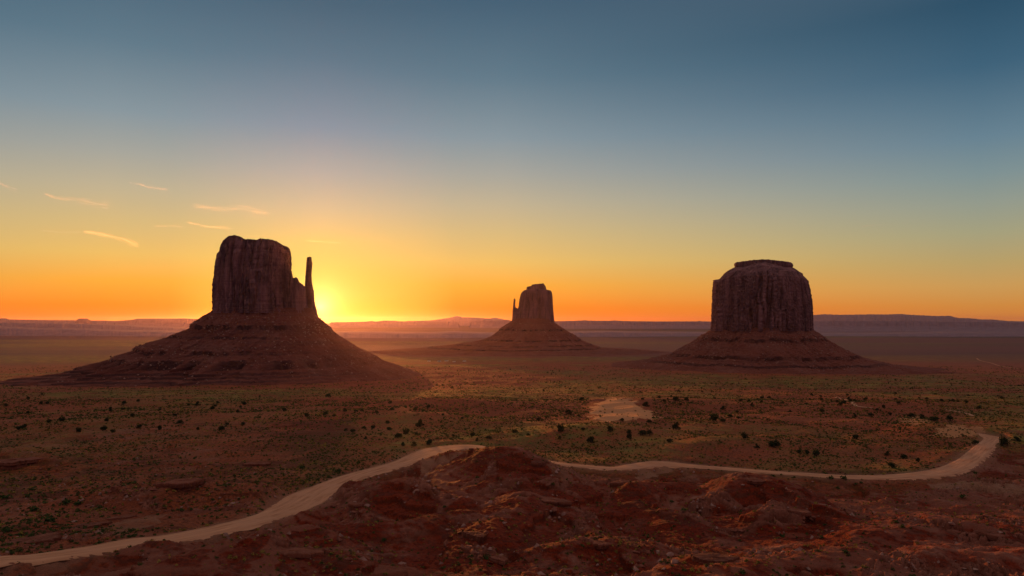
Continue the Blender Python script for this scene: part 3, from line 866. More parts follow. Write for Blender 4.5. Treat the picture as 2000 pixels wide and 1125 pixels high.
# --- far middle butte
YE = 3100.0; PXC = 1043.0
em = empty("butte", (X(1045, YE), YE, 0))
tag(em, "distant mitten-shaped butte with a short thumb of rock at its left, in the middle", "butte")
build_tower("rock_tower", em, YE,
    [(634, 1004, 1083.5), (620, 1007, 1082), (605, 1011, 1080.5), (600, 1012.5, 1080.3), (590, 1014, 1079.5), (580, 1015.8, 1079), (574, 1017.5, 1078.3), (570, 1020, 1077), (567, 1024, 1075)],
    [(1008, 574), (1016, 574), (1020, 569.5), (1023, 567.8), (1029, 566), (1065, 566), (1070, 567), (1076, 568), (1084, 571)],
    66, M_cliff, nth=300, nz=80, flute=5.0, scale=24, seed=240)
build_tower("summit_block", em, YE,
    [(569, 1028, 1067.5), (563, 1028.6, 1066.5), (560.5, 1029.2, 1066), (558, 1030, 1065)],
    [(1026, 561), (1032, 560), (1038, 559.3), (1039, 556.8), (1046, 555.6), (1054, 555), (1061, 554.2), (1063, 556), (1065, 559), (1068, 560)],
    40, M_cliff, nth=160, nz=20, flute=2.0, scale=18, seed=260)
build_tower("rock_thumb", em, YE,
    [(632, 999, 1016), (622, 1000.3, 1016), (610, 1001, 1016), (605, 1001.3, 1015.5)],
    [(999, 603), (1006, 600), (1008, 601), (1011, 603), (1017, 604)],
    24, M_cliff, nth=120, nz=40, flute=1.6, scale=12, seed=280)
build_tower("rock_spire", em, YE,
    [(606, 1001.2, 1008), (600, 1001.8, 1006.8), (595, 1002.3, 1006.2), (590, 1002.8, 1006.6), (586, 1003.3, 1007), (584, 1003.6, 1006)],
    [(1000, 584), (1004, 583), (1005.5, 583), (1008, 586)],
    7, M_cliff, nth=90, nz=40, flute=0.7, scale=8, seed=290, sup=0.9)
tal_e, Ve = build_talus("talus_slope", em, YE,
    [(1006, 622), (1000, 627), (992, 632), (976, 643), (974, 646), (969, 650), (960, 657), (945, 663), (920, 668), (880, 674), (830, 679), (760, 684), (690, 690)],
    [(1080, 624), (1083, 631), (1092, 637), (1110, 648), (1130, 660), (1145, 669), (1165, 676), (1176, 680), (1230, 683), (1320, 690)],
    [(155, 72), (130, 90), (100, 130), (60, 190), (40, 235), (20, 300), (0, 390), (-12, 450)],
    [(104, 7), (58, 6), (36, 5), (22, 5)],
    lambda TH: np.clip(0.5 - 0.4 * np.sin(TH), 0.1, 1.0), 500, 1045, nth=520, nz=200)

# ------------------------------------------------------------------ far mesas, benches and mountains
def far_ridge(name, pts, Y, depth, front, kind="structure", label=None, cat=None, rough=0.3, seed=0, step=0.8, cliff=0.45, group=None):
    p = sorted(pts)
    px = np.arange(p[0][0], p[-1][0] + step, step)
    py = np.interp(px, [a for a, _ in p], [b for _, b in p])
    k = Y / FPX
    xs = (px - 1000) * k
    zt = ZC - (py - HZ) * k + rough * k * fbm(px / 6, px * 0 + seed, 4, seed)
    edge = np.minimum(sstep(0, 6, px - px[0]), sstep(0, 6, px[-1] - px))
    zt = -6 + (zt + 6) * edge
    n1 = fbm(px / 22, px * 0 + 3.3, 4, seed + 1) + 0.5 * fbm(px / 6, px * 0 + 1.3, 3, seed + 2)
    rows = []
    prof_ = [(-front, -6, 0), (-front * 0.62, 0.16, 1), (-front * 0.35, 1 - cliff - 0.12, 1), (-front * 0.22, 1 - cliff, 1), (-front * 0.14, 0.97, 1), (0.0, 1.0, 0.6), (depth, 0.98, 0), (depth + front, -6, 0)]
    for off, f, nz_ in prof_:
        yy = Y + off + nz_ * n1 * front * 0.05
        zz = np.where(f < 0, -6.0, -6 + (zt + 6) * max(f, 0))
        if f < 0: zz = np.full_like(zt, -6.0)
        if nz_ and f < 0.9: zz = zz + zt * 0.03 * fbm(px / 4, px * 0 + off * 0.01, 3, seed + 4) * edge
        xx = xs * (yy / Y)
        rows.append(np.stack([xx, yy, zz], -1))
    V = np.array(rows)
    o_y = Y; o_x = xs.mean()
    V = V - np.array([o_x, o_y, 0])
    me = mesh_np(name, V.reshape(-1, 3), grid_faces(len(rows), len(px)))
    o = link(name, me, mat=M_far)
    o.location = (o_x, o_y, 0)
    tag(o, label, cat, group, kind)
    return o

far_ridge("mesa", [(1560, 628.5), (1605, 627.5), (1622, 627.2), (1629, 625.8), (1636, 627.2), (1700, 626.8), (1800, 627), (1850, 628.5), (1900, 628.6), (2000, 630.2), (2200, 633)],
          10200, 2500, 1500, kind=None, label="long purple flat-topped mesa with ribbed cliffs behind the right butte", cat="mesa", seed=21)
far_ridge("mesa", [(1040, 628), (1085, 627.3), (1120, 626.6), (1140, 625.6), (1160, 626.4), (1190, 626.6), (1200, 625.9), (1215, 627), (1280, 627.8), (1362, 627.6), (1366, 626.6), (1371, 627.7), (1450, 628)],
          13500, 2500, 1500, kind=None, label="low hazy mesa on the horizon between the middle and right buttes", cat="mesa", seed=22, rough=0.2)
far_ridge("mountain", [(1530, 618), (1590, 615), (1610, 613.6), (1640, 614.8), (1665, 614.4), (1700, 613.8), (1730, 614.2), (1757, 613.2), (1790, 615.4), (1830, 617.2), (1856, 616.8), (1870, 621), (1895, 621.6), (1920, 624), (1938, 623.9), (1970, 627), (2000, 627.6), (2080, 629)],
          22000, 2500, 2500, kind=None, label="long pale blue mountain ridge on the right horizon", cat="mountain", seed=23, cliff=0.1, rough=0.4)
far_ridge("mountain", [(790, 627), (840, 626), (865, 622.5), (880, 620.3), (893, 617), (905, 619.8), (930, 620.4), (955, 622.2), (968, 620.4), (985, 624), (1005, 627)],
          22000, 2000, 2500, kind=None, label="orange hazed peaked mountain left of the middle butte", cat="mountain", seed=24, cliff=0.1, rough=0.4)
far_ridge("rock_ridge", [(915, 629), (921, 627.2), (930, 626.9), (936, 627.4), (941, 626.6), (945, 625.2), (950, 626.8), (957, 627.6), (960, 626), (964, 627.2), (975, 626.6), (984, 625.4), (992, 625.4), (1002, 627), (1020, 628)],
          14500, 700, 800, kind=None, label="small jagged rock ridge on the horizon touching the middle butte", cat="ridge", seed=25, rough=0.5)
far_ridge("mesa", [(640, 629.5), (700, 628.6), (717, 628), (725, 626.8), (733, 628), (741, 627.6), (748, 626), (772, 626.2), (780, 627.6), (820, 627.8), (828, 627), (838, 628.2), (900, 629)],
          15500, 1500, 1200, kind=None, label="low orange mesa line right of the sunrise glow", cat="mesa", seed=26)
far_ridge("mesa", [(143, 627), (148, 626), (154, 622), (170, 621.9), (176, 625.6), (184, 627)], 15000, 250, 300, kind=None,
          label="smallest flat-topped mesa standing alone on the left horizon", cat="mesa", seed=27, rough=0.1, step=0.4)
far_ridge("mesa", [(220, 627.5), (240, 626), (258, 624.6), (268, 622.2), (300, 622.1), (340, 622.2), (360, 621.8), (380, 623), (402, 624), (470, 627)], 15800, 1800, 900, kind=None,
          label="long flat mesa on the horizon left of the mitten-shaped butte", cat="mesa", seed=28, rough=0.12)
far_ridge("mesa", [(-200, 622), (-60, 621.6), (0, 622), (12, 621.8), (18, 624), (60, 624.6), (80, 625), (140, 625.4), (205, 626), (215, 626.8), (300, 627.6)], 17500, 2000, 1200, kind=None,
          label="low lilac mesa at the far left edge of the horizon", cat="mesa", seed=29, rough=0.2)
far_ridge("hills", [(-250, 630), (0, 630.2), (60, 631), (115, 631.5), (160, 633), (250, 636), (300, 639), (380, 642), (480, 645)], 9000, 1800, 900, seed=30, cliff=0.05, rough=0.15)
far_ridge("hills", [(-250, 637), (0, 639), (60, 642), (110, 643.5), (175, 643.5), (200, 645.5), (300, 648), (420, 651)], 6900, 1200, 700, seed=31, cliff=0.05, rough=0.15)
far_ridge("hills", [(560, 655), (660, 650), (740, 650), (840, 651.5), (862, 650.5), (888, 649), (910, 650.5), (960, 652), (1020, 655)], 5900, 900, 700, seed=32, cliff=0.05, rough=0.15)
far_ridge("hills", [(1060, 650), (1180, 648.5), (1300, 650), (1420, 651), (1560, 652), (1700, 652), (1850, 650), (2100, 651), (2250, 653)], 6600, 900, 700, seed=33, cliff=0.05, rough=0.12)


# ------------------------------------------------------------------ leaf and rock meshes
def leaf_quads(centres, size, r, up=0.0):
    """randomly turned small leaf faces at the given centres"""
    n = len(centres)
    a = r.normal(size=(n, 3)); a[:, 2] += up
    a /= np.linalg.norm(a, axis=1)[:, None]
    b = np.cross(a, r.normal(size=(n, 3))); b /= np.linalg.norm(b, axis=1)[:, None]
    sz = size * r.uniform(0.6, 1.3, (n, 1))
    u = a * sz; v = b * sz * 0.55
    V = np.stack([centres - u, centres + v, centres + u, centres - v], 1).reshape(-1, 3)
    F = np.arange(4 * n).reshape(-1, 4)
    return V, F

def juniper_parts(seed):
    r = np.random.default_rng(seed)
    lobes = []
    for k in range(9):
        a = r.uniform(0, 6.28); q = r.uniform(0.1, 0.85)
        lobes.append((q * math.cos(a) * 1.5, q * math.sin(a) * 1.5, r.uniform(0.9, 2.6) - 0.5 * q, r.uniform(0.6, 1.05)))
    C = []
    for x, y, z, rad in lobes:
        m = 75
        d = r.normal(size=(m, 3)); d /= np.linalg.norm(d, axis=1)[:, None]
        C.append(np.array([x, y, z]) + d * rad * r.uniform(0.55, 1.05, (m, 1)) * np.array([1, 1, 0.8]))
    C = np.concatenate(C); C = C[C[:, 2] > 0.25]
    crown = mesh_np("crown", *leaf_quads(C, 0.26, r), smooth=False)
    bm = bmesh.new()
    def limb(p0, p1, r0, r1):
        d = Vector(p1) - Vector(p0)
        mt = Matrix.Translation(Vector(p0) + d / 2) @ d.to_track_quat('Z', 'Y').to_matrix().to_4x4()
        bmesh.ops.create_cone(bm, cap_ends=True, segments=7, radius1=r0, radius2=r1, depth=d.length, matrix=mt)
    limb((0, 0, -0.4), (0.1, 0.05, 0.8), 0.22, 0.17)
    for x, y, z, rad in lobes[:6]:
        limb((0.1, 0.05, 0.65), (x * 0.8, y * 0.8, z), 0.12, 0.04)
    trunk = bpy.data.meshes.new("trunk"); bm.to_mesh(trunk); bm.free()
    return crown, trunk

def tuft_mesh(seed, n=70, size=0.17):
    r = np.random.default_rng(seed)
    d = r.normal(size=(n, 3)); d[:, 2] = np.abs(d[:, 2]); d /= np.linalg.norm(d, axis=1)[:, None]
    C = d * r.uniform(0.35, 1.0, (n, 1)) * np.array([0.62, 0.62, 0.62]) * (1 + 0.25 * np.sin(3 * np.arctan2(d[:, 1], d[:, 0]) + seed)[:, None])
    C[:, 2] += 0.02
    return mesh_np("shrub", *leaf_quads(C, size, r, up=0.4), smooth=False)

def rock_mesh(seed, flat=0.65):
    r = np.random.default_rng(seed)
    bm = bmesh.new()
    d = r.normal(size=(16, 3)); d /= np.linalg.norm(d, axis=1)[:, None]
    d *= r.uniform(0.8, 1.1, (16, 1)) * np.array([0.65, 0.5, 0.5 * flat])
    for v in d: bm.verts.new(v)
    res = bmesh.ops.convex_hull(bm, input=bm.verts)
    loose = [v for v in bm.verts if not v.link_faces]
    bmesh.ops.delete(bm, geom=loose, context='VERTS')
    bmesh.ops.bevel(bm, geom=list(bm.edges), offset=0.045, segments=1, affect='EDGES')
    me = bpy.data.meshes.new("boulder"); bm.to_mesh(me); bm.free()
    return me

def ground_hit(px, py):
    """depth at which the sight line of a picture point meets the ground"""
    Y = np.geomspace(70, 5000, 1500)
    z = height(X(px, Y), Y)
    t = Zp(py, Y)
    k = np.argmax(z > t)
    return (Y[k] if (z > t).any() else Y_at(py))

# ------------------------------------------------------------------ junipers
J = []
for k in range(5):
    c_, t_ = juniper_parts(900 + k)
    c_.materials.append(M_juniper); t_.materials.append(M_wood)
    J.append((c_, t_))
protoJ = []
for k, (c_, t_) in enumerate(J):
    pass

def make_juniper(px, py, w, label, group, k, parts=True, Y=None):
    Y = Y or ground_hit(px, py)
    x = X(px, Y)
    z = float(height(np.array([x]), np.array([Y]))[0])
    s = w / FPX * Y / 4.2
    s = min(max(s, 0.55), 2.1)
    o = empty("juniper", (x, Y, z - 0.05))
    o.scale = (s * random.uniform(0.8, 1.25), s * random.uniform(0.8, 1.2), s * random.uniform(0.7, 1.2)); o.rotation_euler = (0, 0, random.uniform(0, 6.28))
    link("crown", J[k][0], o); link("trunk", J[k][1], o)
    tag(o, label, "tree", group)
    return o

# clusters read off the photograph: name of the place, then (px, py of the foot, width in px)
ordn = ["first", "second", "third", "fourth", "fifth", "sixth", "seventh", "eighth", "ninth", "tenth", "eleventh", "twelfth", "thirteenth", "fourteenth", "fifteenth", "sixteenth"]
CL = [
    ("above the far end of the left road", [(675, 843, 9), (690, 844, 12), (714, 858, 11), (760, 840, 12), (778, 857, 15), (792, 849, 18), (813, 850, 11), (787, 872, 11), (808, 872, 13), (838, 869, 17), (885, 855, 9), (922, 853, 12), (932, 862, 8), (955, 858, 14)]),
    ("on the plain between the left butte and the road", [(599, 815, 12), (635, 812, 11), (652, 814, 9), (673, 805, 9), (695, 804, 9), (707, 804, 9), (735, 808, 10), (757, 828, 9), (711, 839, 11), (728, 838, 11), (641, 777, 11), (762, 789, 11)]),
    ("on the grassy rise above the left road's end", [(765, 802, 10), (811, 803, 10), (820, 834, 19), (837, 797, 9), (903, 819, 9), (927, 828, 7), (865, 812, 8)]),
    ("in the hollow left of the dune patch", [(1006, 846, 14), (1032, 852, 9), (1051, 823, 10), (1095, 843, 20), (1093, 857, 10), (1110, 810, 15), (1136, 783, 11), (1140, 840, 8), (1155, 866, 18)]),
    ("on the shrubby slope just below the dune patch", [(1192, 845, 15), (1228, 849, 14), (1255, 851, 14), (1268, 852, 17), (1230, 858, 17), (1306, 865, 11), (1268, 826, 11), (1322, 840, 18), (1215, 824, 9)]),
    ("on the flat right of the dune patch", [(1262, 794, 16), (1298, 786, 8), (1320, 785, 14), (1341, 785, 12), (1394, 824, 17), (1412, 824, 10), (1426, 816, 9), (1441, 818, 9), (1412, 800, 13), (1440, 806, 8), (1469, 793, 9), (1488, 779, 9)]),
    ("on the bare red slope above the right road", [(1455, 858, 19), (1478, 875, 14), (1512, 874, 24), (1560, 886, 12), (1576, 888, 13), (1595, 892, 15)]),
    ("near the sharp bend of the right road", [(1670, 858, 14), (1742, 914, 15), (1733, 890, 12), (1765, 897, 13), (1792, 903, 11), (1780, 816, 18), (1800, 818, 12), (1824, 822, 17), (1855, 824, 14), (1905, 868, 13), (1960, 872, 24), (1985, 862, 16)]),
    ("on the dark plain before the right butte", [(1543, 805, 8), (1605, 805, 11), (1669, 815, 11), (1701, 814, 14), (1739, 812, 10), (1713, 803, 8), (1635, 787, 7), (1660, 785, 8), (1690, 782, 9), (1575, 790, 7)]),
    ("on the far left plain below the left butte", [(187, 803, 7), (215, 804, 8), (242, 791, 11), (270, 786, 8), (240, 801, 8), (312, 802, 7), (386, 793, 12), (415, 800, 10), (425, 788, 9), (470, 797, 8), (477, 791, 8)]),
]
used = []
for place, pts in CL:
    pts = sorted(pts)
    big = max(pts, key=lambda q: q[2])
    for i, (px, py, wd) in enumerate(pts):
        if (px, py, wd) == big and sum(q[2] == wd for q in pts) == 1:
            lab = f"largest dark green juniper {place}"
        else:
            lab = f"{ordn[i]} dark juniper from the left {place}"
        used.append((px, py))
        make_juniper(px, py, wd * 1.1, lab, "junipers " + place, (i * 3 + len(place)) % 5)

# smaller junipers dotted over the plain: nothing tells them apart
def scatter_px(n, x0, x1, y0, y1, r, mask=None):
    out = []
    while len(out) < n:
        px = r.uniform(x0, x1); py = r.uniform(y0, y1)
        Y = Y_at(py)
        if fbm(np.array([px / 70]), np.array([py / 14]), 3, 401)[0] + 0.25 * r.normal() < 0.05: continue
        if mask and not mask(px, py): continue
        out.append((px, py, Y))
    return out
FARS = [("tiny dark juniper dotting the plain between the left butte and the middle butte", (850, 1130, 712, 765), 42),
        ("small dark juniper scattered on the olive plain before the right butte", (1250, 1640, 738, 800), 48),
        ("small dark juniper scattered on the dim plain at the far right", (1640, 2010, 742, 806), 52),
        ("small dark juniper scattered on the red flats at the far left", (0, 560, 770, 850), 34)]
r4 = np.random.default_rng(44)
for lab, (x0, x1, y0, y1), n in FARS:
    for px, py, Y in scatter_px(n, x0, x1, y0, y1, r4):
        x = X(px, Y)
        z = float(height(np.array([x]), np.array([Y]))[0])
        k = r4.integers(5)
        o = empty("juniper", (x, Y, z - 0.05))
        s = r4.uniform(0.7, 1.25)
        o.scale = (s, s, s); o.rotation_euler = (0, 0, r4.uniform(0, 6.28))
        link("crown", J[k][0], o)
        tag(o, lab, "tree", lab.split(" scattered ")[-1].join(["junipers ", ""]) if " scattered " in lab else "junipers between the left and middle buttes")

# ------------------------------------------------------------------ shrubs
TUFT = {}
for nm, m in (("sage", M_sage), ("green", M_green), ("gold", M_gold)):
    TUFT[nm] = []
    for k in range(3):
        me = tuft_mesh(700 + k + len(nm) * 10)
        me.materials.append(m); TUFT[nm].append(me)

def place_shrub(px, py, w, kind, label, group, r, Y=None):
    Y = Y or ground_hit(px, py)
    x = X(px, Y)
    z = float(height(np.array([x]), np.array([Y]))[0])
    o = bpy.data.objects.new("shrub", TUFT[kind][int(r.integers(3))])
    COL.objects.link(o)
    s = w / FPX * Y / 1.25
    o.location = (x, Y, z - 0.04); o.scale = (s, s * r.uniform(0.8, 1.1), s * r.uniform(0.75, 1.0)); o.rotation_euler = (0, 0, r.uniform(0, 6.28))
    tag(o, label, "shrub", group)
    return o

r5 = np.random.default_rng(55)
BIG = [
    ("on the red flat at the lower left", "green", [(10, 975, 22), (52, 972, 14), (62, 958, 18), (68, 998, 22), (40, 990, 9), (97, 1019, 22), (130, 983, 20), (152, 988, 18), (194, 994, 15), (116, 1002, 9)]),
    ("beside the ledges above the left road", "green", [(14, 1040, 22), (255, 1040, 16), (335, 1028, 10), (308, 1006, 8), (372, 998, 10), (415, 978, 10), (355, 1000, 12)]),
    ("on the verge along the left road", "green", [(590, 915, 14), (660, 922, 16), (700, 906, 12), (552, 918, 10), (620, 938, 10)]),
    ("on the dark mounds at the centre", "green", [(932, 934, 9), (930, 946, 7), (750, 1058, 13), (920, 1088, 12), (872, 1092, 8), (950, 1092, 16), (868, 995, 9), (1080, 949, 9), (1165, 984, 9)]),
    ("among the rocks at the lower right", "green", [(1336, 1000, 14), (1312, 983, 10), (1652, 1080, 16), (1750, 1022, 14), (1762, 1032, 14), (1528, 1048, 12), (1612, 1026, 9), (1605, 1052, 12), (1450, 1122, 16)]),
    ("along the lower edge of the right road", "green", [(1622, 935, 16), (1648, 935, 14), (1682, 945, 8), (1636, 955, 10), (1672, 950, 9), (1905, 925, 12), (1880, 975, 14), (1510, 930, 9)]),
    ("on the mound at the lower middle", "gold", [(1168, 1070, 12), (1210, 1065, 9), (1204, 1082, 10), (1125, 1112, 12), (1212, 1112, 9), (1235, 1100, 9), (1256, 1092, 9), (1148, 1064, 8)]),
]
nbig = 0
for place, kind, pts in BIG:
    pts = sorted(pts)
    big = max(pts, key=lambda q: q[2])
    for i, (px, py, wd) in enumerate(pts):
        cw = "golden green" if kind == "gold" else "leafy green"
        if sum(q[2] == big[2] for q in pts) == 1 and (px, py, wd) == big:
            lab = f"largest {cw} shrub {place}"
        else:
            lab = f"{ordn[i]} {cw} shrub from the left {place}"
        place_shrub(px, py, wd, kind, lab, f"shrubs {place}", r5); nbig += 1

# nearer small tufts as individuals, the rest as one scrub cover
def scrub_points(n, x0, x1, y0, y1, seed):
    r = np.random.default_rng(seed)
    px = r.uniform(x0, x1, n); py = r.uniform(y0, y1, n)
    Y = np.interp(-py, -_tn, _ys)
    Y = Y * r.uniform(0.97, 1.03, n)
    x = X(px, Y)
    return px, x, Y
def make_scrub():
    px, x, y = scrub_points(80000, -120, 2120, 748, 1140, 66)
    # and an even spread per ground area in the middle distance
    r = np.random.default_rng(67)
    n2 = 72000
    y2 = np.sqrt(r.uniform(260 ** 2, 760 ** 2, n2)); x2 = r.uniform(-1.0, 1.0, n2) * y2
    n3 = 56000
    y3 = np.exp(r.uniform(math.log(740), math.log(2100), n3)); x3 = r.uniform(-1.0, 1.0, n3) * y3
    x = np.concatenate([x, x2, x3]); y = np.concatenate([y, y2, y3]); px = np.concatenate([px, x2 / y2 * FPX + 1000, x3 / y3 * FPX + 1000])
    rd, _ = road_sd(x, y)
    bad = 1 - sstep(-25, 15, y - road_depth(np.clip(px, -600, 2600)))
    left = (1 - sstep(420, 760, px))
    dens = fbm(x / 60, y / 60, 4, 501) * 0.9 + 0.5 * fbm(x / 14, y / 14, 2, 503)
    p = np.clip(0.55 + 0.9 * dens, 0.02, 1) * (1 - 0.68 * bad) * (1 - 0.25 * left)
    z = height(x, y)
    pyy = (ZC - z) / y * FPX + HZ
    bare = np.exp(-((px - 1450) / 95) ** 2 - ((pyy - 886) / 18) ** 2)
    dune = (np.abs(px - 1212) < 62) & (pyy > 775) & (pyy < 824)
    p = p * (1 - 0.9 * np.clip(bare, 0, 1)) * np.where(dune, 0.07, 1)
    keep = (r.random(len(x)) < p) & (rd > 1.0) & (y > 95)
    x, y, z, px = x[keep], y[keep], z[keep], px[keep]
    kind = r.random(len(x)) + 0.35 * fbm(x / 40, y / 40, 3, 505) + 0.22 * bad[keep]
    size = (0.38 + 0.85 * r.random(len(x)) ** 2.0) * np.where(bad[keep] > 0.5, 0.75, 1.0 + 0.5 * sstep(300, 600, y) + 1.1 * sstep(700, 1500, y))
    o = np.argsort(-(size / y)); 
    return x[o], y[o], z[o], kind[o], size[o]
sx, sy, sz, sk, ss = make_scrub()
NI = 300 - nbig
vis = np.abs(sx / sy) < 0.745
vis &= ((ZC - sz) / sy) < 0.372
ind = np.where(vis)[0][:NI]
rest = np.setdiff1d(np.arange(len(sx)), ind)
REG = [("left of the lower left road", 700), ("on the dark centre mounds", 1200), ("on the lower right mounds", 1600), ("at the right edge of the badlands", 9999)]
for i in ind:
    px = sx[i] / sy[i] * FPX + 1000
    reg = next(n_ for n_, lim in REG if px < lim)
    kind = "gold" if sk[i] > 0.80 else ("green" if sk[i] < 0.22 else "sage")
    word = {"gold": "golden", "green": "green", "sage": "grey green"}[kind]
    o = bpy.data.objects.new("shrub", TUFT[kind][int(i) % 3]); COL.objects.link(o)
    s = ss[i]
    o.location = (sx[i], sy[i], sz[i] - 0.03); o.scale = (s, s, s * 0.85); o.rotation_euler = (0, 0, (i * 2.4) % 6.28)
    tag(o, f"small {word} desert shrub {reg}", "shrub", f"small {word} shrubs {reg}")
def scrub_cover(sel, mat, nq, name):
    r = np.random.default_rng(len(sel))
    n = len(sel)
    d = r.normal(size=(n, nq, 3)); d[:, :, 2] = np.abs(d[:, :, 2]); d /= np.linalg.norm(d, axis=2)[:, :, None]
    C = d * r.uniform(0.35, 0.95, (n, nq, 1)) * 0.62 * ss[sel][:, None, None]
    C += np.stack([sx[sel], sy[sel], sz[sel]], 1)[:, None, :]
    V, F = leaf_quads(C.reshape(-1, 3), 0.30, r, up=0.4)
    # leaf size follows the size of its tuft
    Vc = C.reshape(-1, 1, 3); V = (V.reshape(-1, 4, 3) - Vc) * np.repeat(ss[sel], nq)[:, None, None] * 1.15 + Vc
    return V.reshape(-1, 3), F
parts_V = []; parts_F = []; parts_m = []; off = 0
for mi, cond in enumerate((sk[rest] < 0.22, (sk[rest] >= 0.22) & (sk[rest] <= 0.80), sk[rest] > 0.80)):
    V, F = scrub_cover(rest[cond], None, 12, "scrub")
    parts_V.append(V); parts_F.append(F + off); parts_m.append(np.full(len(F), mi)); off += len(V)
me = mesh_np("scrub", np.concatenate(parts_V), np.concatenate(parts_F), smooth=False)
for m_ in (M_green, M_sage, M_gold): me.materials.append(m_)
me.polygons.foreach_set("material_index", np.concatenate(parts_m).astype(np.int32))
o = link("scrub", me)
tag(o, "low desert scrub of countless small tufts covering the plain", "scrub", None, "stuff")

# ------------------------------------------------------------------ boulders
ROCK = []
for k in range(7):
    me = rock_mesh(300 + k, 0.55 + 0.08 * k)
    me.materials.append(M_boulder if k < 5 else M_paleboulder); ROCK.append(me)
r6 = np.random.default_rng(77)
PILES = [("in the rubble pile above the left road", 245, 955, 48, 16, 34, 1.3),
         ("in the rubble fan beside the left road", 318, 992, 38, 16, 24, 1.2),
         ("on the rubble slope by the wide bend of the left road", 410, 970, 45, 14, 28, 1.2),
         ("along the broken ledge at the lower left corner", 90, 1040, 90, 16, 18, 1.5),
         ("below the dark overhanging outcrop at the left edge", 85, 922, 60, 14, 22, 1.4),
         ("on the rocky knob right of the wide road bend", 690, 992, 28, 12, 22, 1.5),
         ("along the blocky ledge left of the centre plateau", 930, 1055, 50, 45, 34, 1.3),
         ("along the cliff edge of the centre plateau", 1090, 1000, 40, 40, 26, 1.5),
         ("among the pale rocks in the right gully", 1390, 1000, 60, 26, 24, 1.2),
         ("on the orange lit rubble at the lower right", 1560, 1030, 60, 26, 36, 1.2),
         ("at the bottom edge below the centre plateau", 1240, 1095, 110, 25, 22, 1.4)]
nb = 0
for place, cx, cy, rx, ry, n, sz_ in PILES:
    for k in range(n):
        px = cx + r6.normal() * rx * 0.55; py = min(cy + r6.normal() * ry * 0.55, 1118)
        Y = ground_hit(px, py)
        x = X(px, Y)
        rd, _ = road_sd(np.array([x]), np.array([Y]))
        if rd[0] < 1.2: continue
        z = float(height(np.array([x]), np.array([Y]))[0])
        s = sz_ * (0.40 + r6.random() ** 2 * 1.3) * 0.85
        pale = r6.random() < (0.45 if "pale" in place else 0.12)
        o = bpy.data.objects.new("boulder", ROCK[int(r6.integers(5, 7)) if pale else int(r6.integers(5))]); COL.objects.link(o)
        o.location = (x, Y, z + 0.05 * s)
        o.scale = (s * r6.uniform(0.8, 1.4), s, s * r6.uniform(0.6, 1.0)); o.rotation_euler = (r6.normal() * 0.3, r6.normal() * 0.3, r6.uniform(0, 6.28))
        w_ = "pale pink" if pale else "red"
        tag(o, f"{w_} angular boulder {place}", "boulder", f"{w_} boulders {place}")
        nb += 1

def outcrop(px, py, wpx, hgt, layers, seed, label, turn=0.0):
    r = np.random.default_rng(seed)
    Y = ground_hit(px, py); x0 = X(px, Y)
    z0 = float(height(np.array([x0]), np.array([Y]))[0])
    W = wpx / FPX * Y / 2
    n = 44
    a = np.linspace(0, 2 * np.pi, n, endpoint=False)
    ph = np.sort(r.uniform(0, 2 * np.pi, 9)); ph = ph * 0.5 + np.linspace(0, 2 * np.pi, 9, endpoint=False) * 0.5
    dk = r.uniform(0.55, 1.0, 9)
    cs = np.cos(a[:, None] - ph[None, :])
    base = np.min(np.where(cs > 0.15, dk[None, :] / np.maximum(cs, 0.15), 9.0), axis=1)
    base = np.clip(base, 0.4, 1.35) * (1 + 0.10 * fbm(np.cos(a) * 5 + seed, np.sin(a) * 5, 3, seed))
    V = []; F = []
    zb = -1.15 * hgt
    hs = r.uniform(0.6, 1.4, layers); hs = hs / hs.sum() * hgt * 1.8
    for k in range(layers):
        q = 0.80 + 0.20 * (k / max(layers - 1, 1)) + r.uniform(-0.06, 0.06)
        if k == layers - 1: q = 1.02
        jit = 1 + 0.07 * r.normal(size=n)
        R = base * jit
        zt = zb + hs[k]
        rings = [(zb, 0.95), (zb + hs[k] * 0.18, 1.0), (zt - hs[k] * 0.2, 1.0), (zt, 0.97), (zt + 0.05 * hgt, 0.6), (zt + 0.02 * hgt, 0.0)]
        b0 = len(V)
        for zz_, f in rings:
            for i in range(n):
                V.append((math.cos(a[i]) * W * R[i] * q * f, math.sin(a[i]) * W * 0.62 * R[i] * q * f + (1 - q) * W * 0.35,
                          zz_ + 0.06 * hgt * fbm(np.array([a[i] * 2.0]), np.array([k * 3.1 + seed]), 2, seed + 5)[0]))
        for ri in range(len(rings) - 1):
            for i in range(n):
                F.append((b0 + ri * n + i, b0 + ri * n + (i + 1) % n, b0 + (ri + 1) * n + (i + 1) % n, b0 + (ri + 1) * n + i))
        zb = zt - hs[k] * 0.12
    me = mesh_np("rock_outcrop", V, F, smooth=False)
    o = link("rock_outcrop", me, mat=M_outcrop)
    o.location = (x0, Y, z0); o.rotation_euler = (r.uniform(-0.10, 0.02), r.uniform(-0.07, 0.07), turn)
    tag(o, label, "rock outcrop", "layered rock outcrops")
def outcrop_material():
    m, b, p = new_mat("layered_red_rock")
    P = b.n('ShaderNodeNewGeometry').outputs['Position']
    bd = b.noise(scaled(b, P, (0.04, 0.04, 1.4)), 1.0, 4, 0.6)
    n1 = b.noise(P, 0.9, 5, 0.65)
    c = b.mix(b.mr(bd, 0.40, 0.60), (0.125, 0.034, 0.018, 1), (0.230, 0.070, 0.040, 1))
    c = b.mix(b.mr(n1, 0.48, 0.66, 0, 0.6), c, (0.27, 0.105, 0.070, 1))
    b.l(c, p.inputs['Base Color'])
    bump(b, p, b.m('ADD', bd, n1), 0.8, 0.5)
    return m
M_outcrop = outcrop_material()
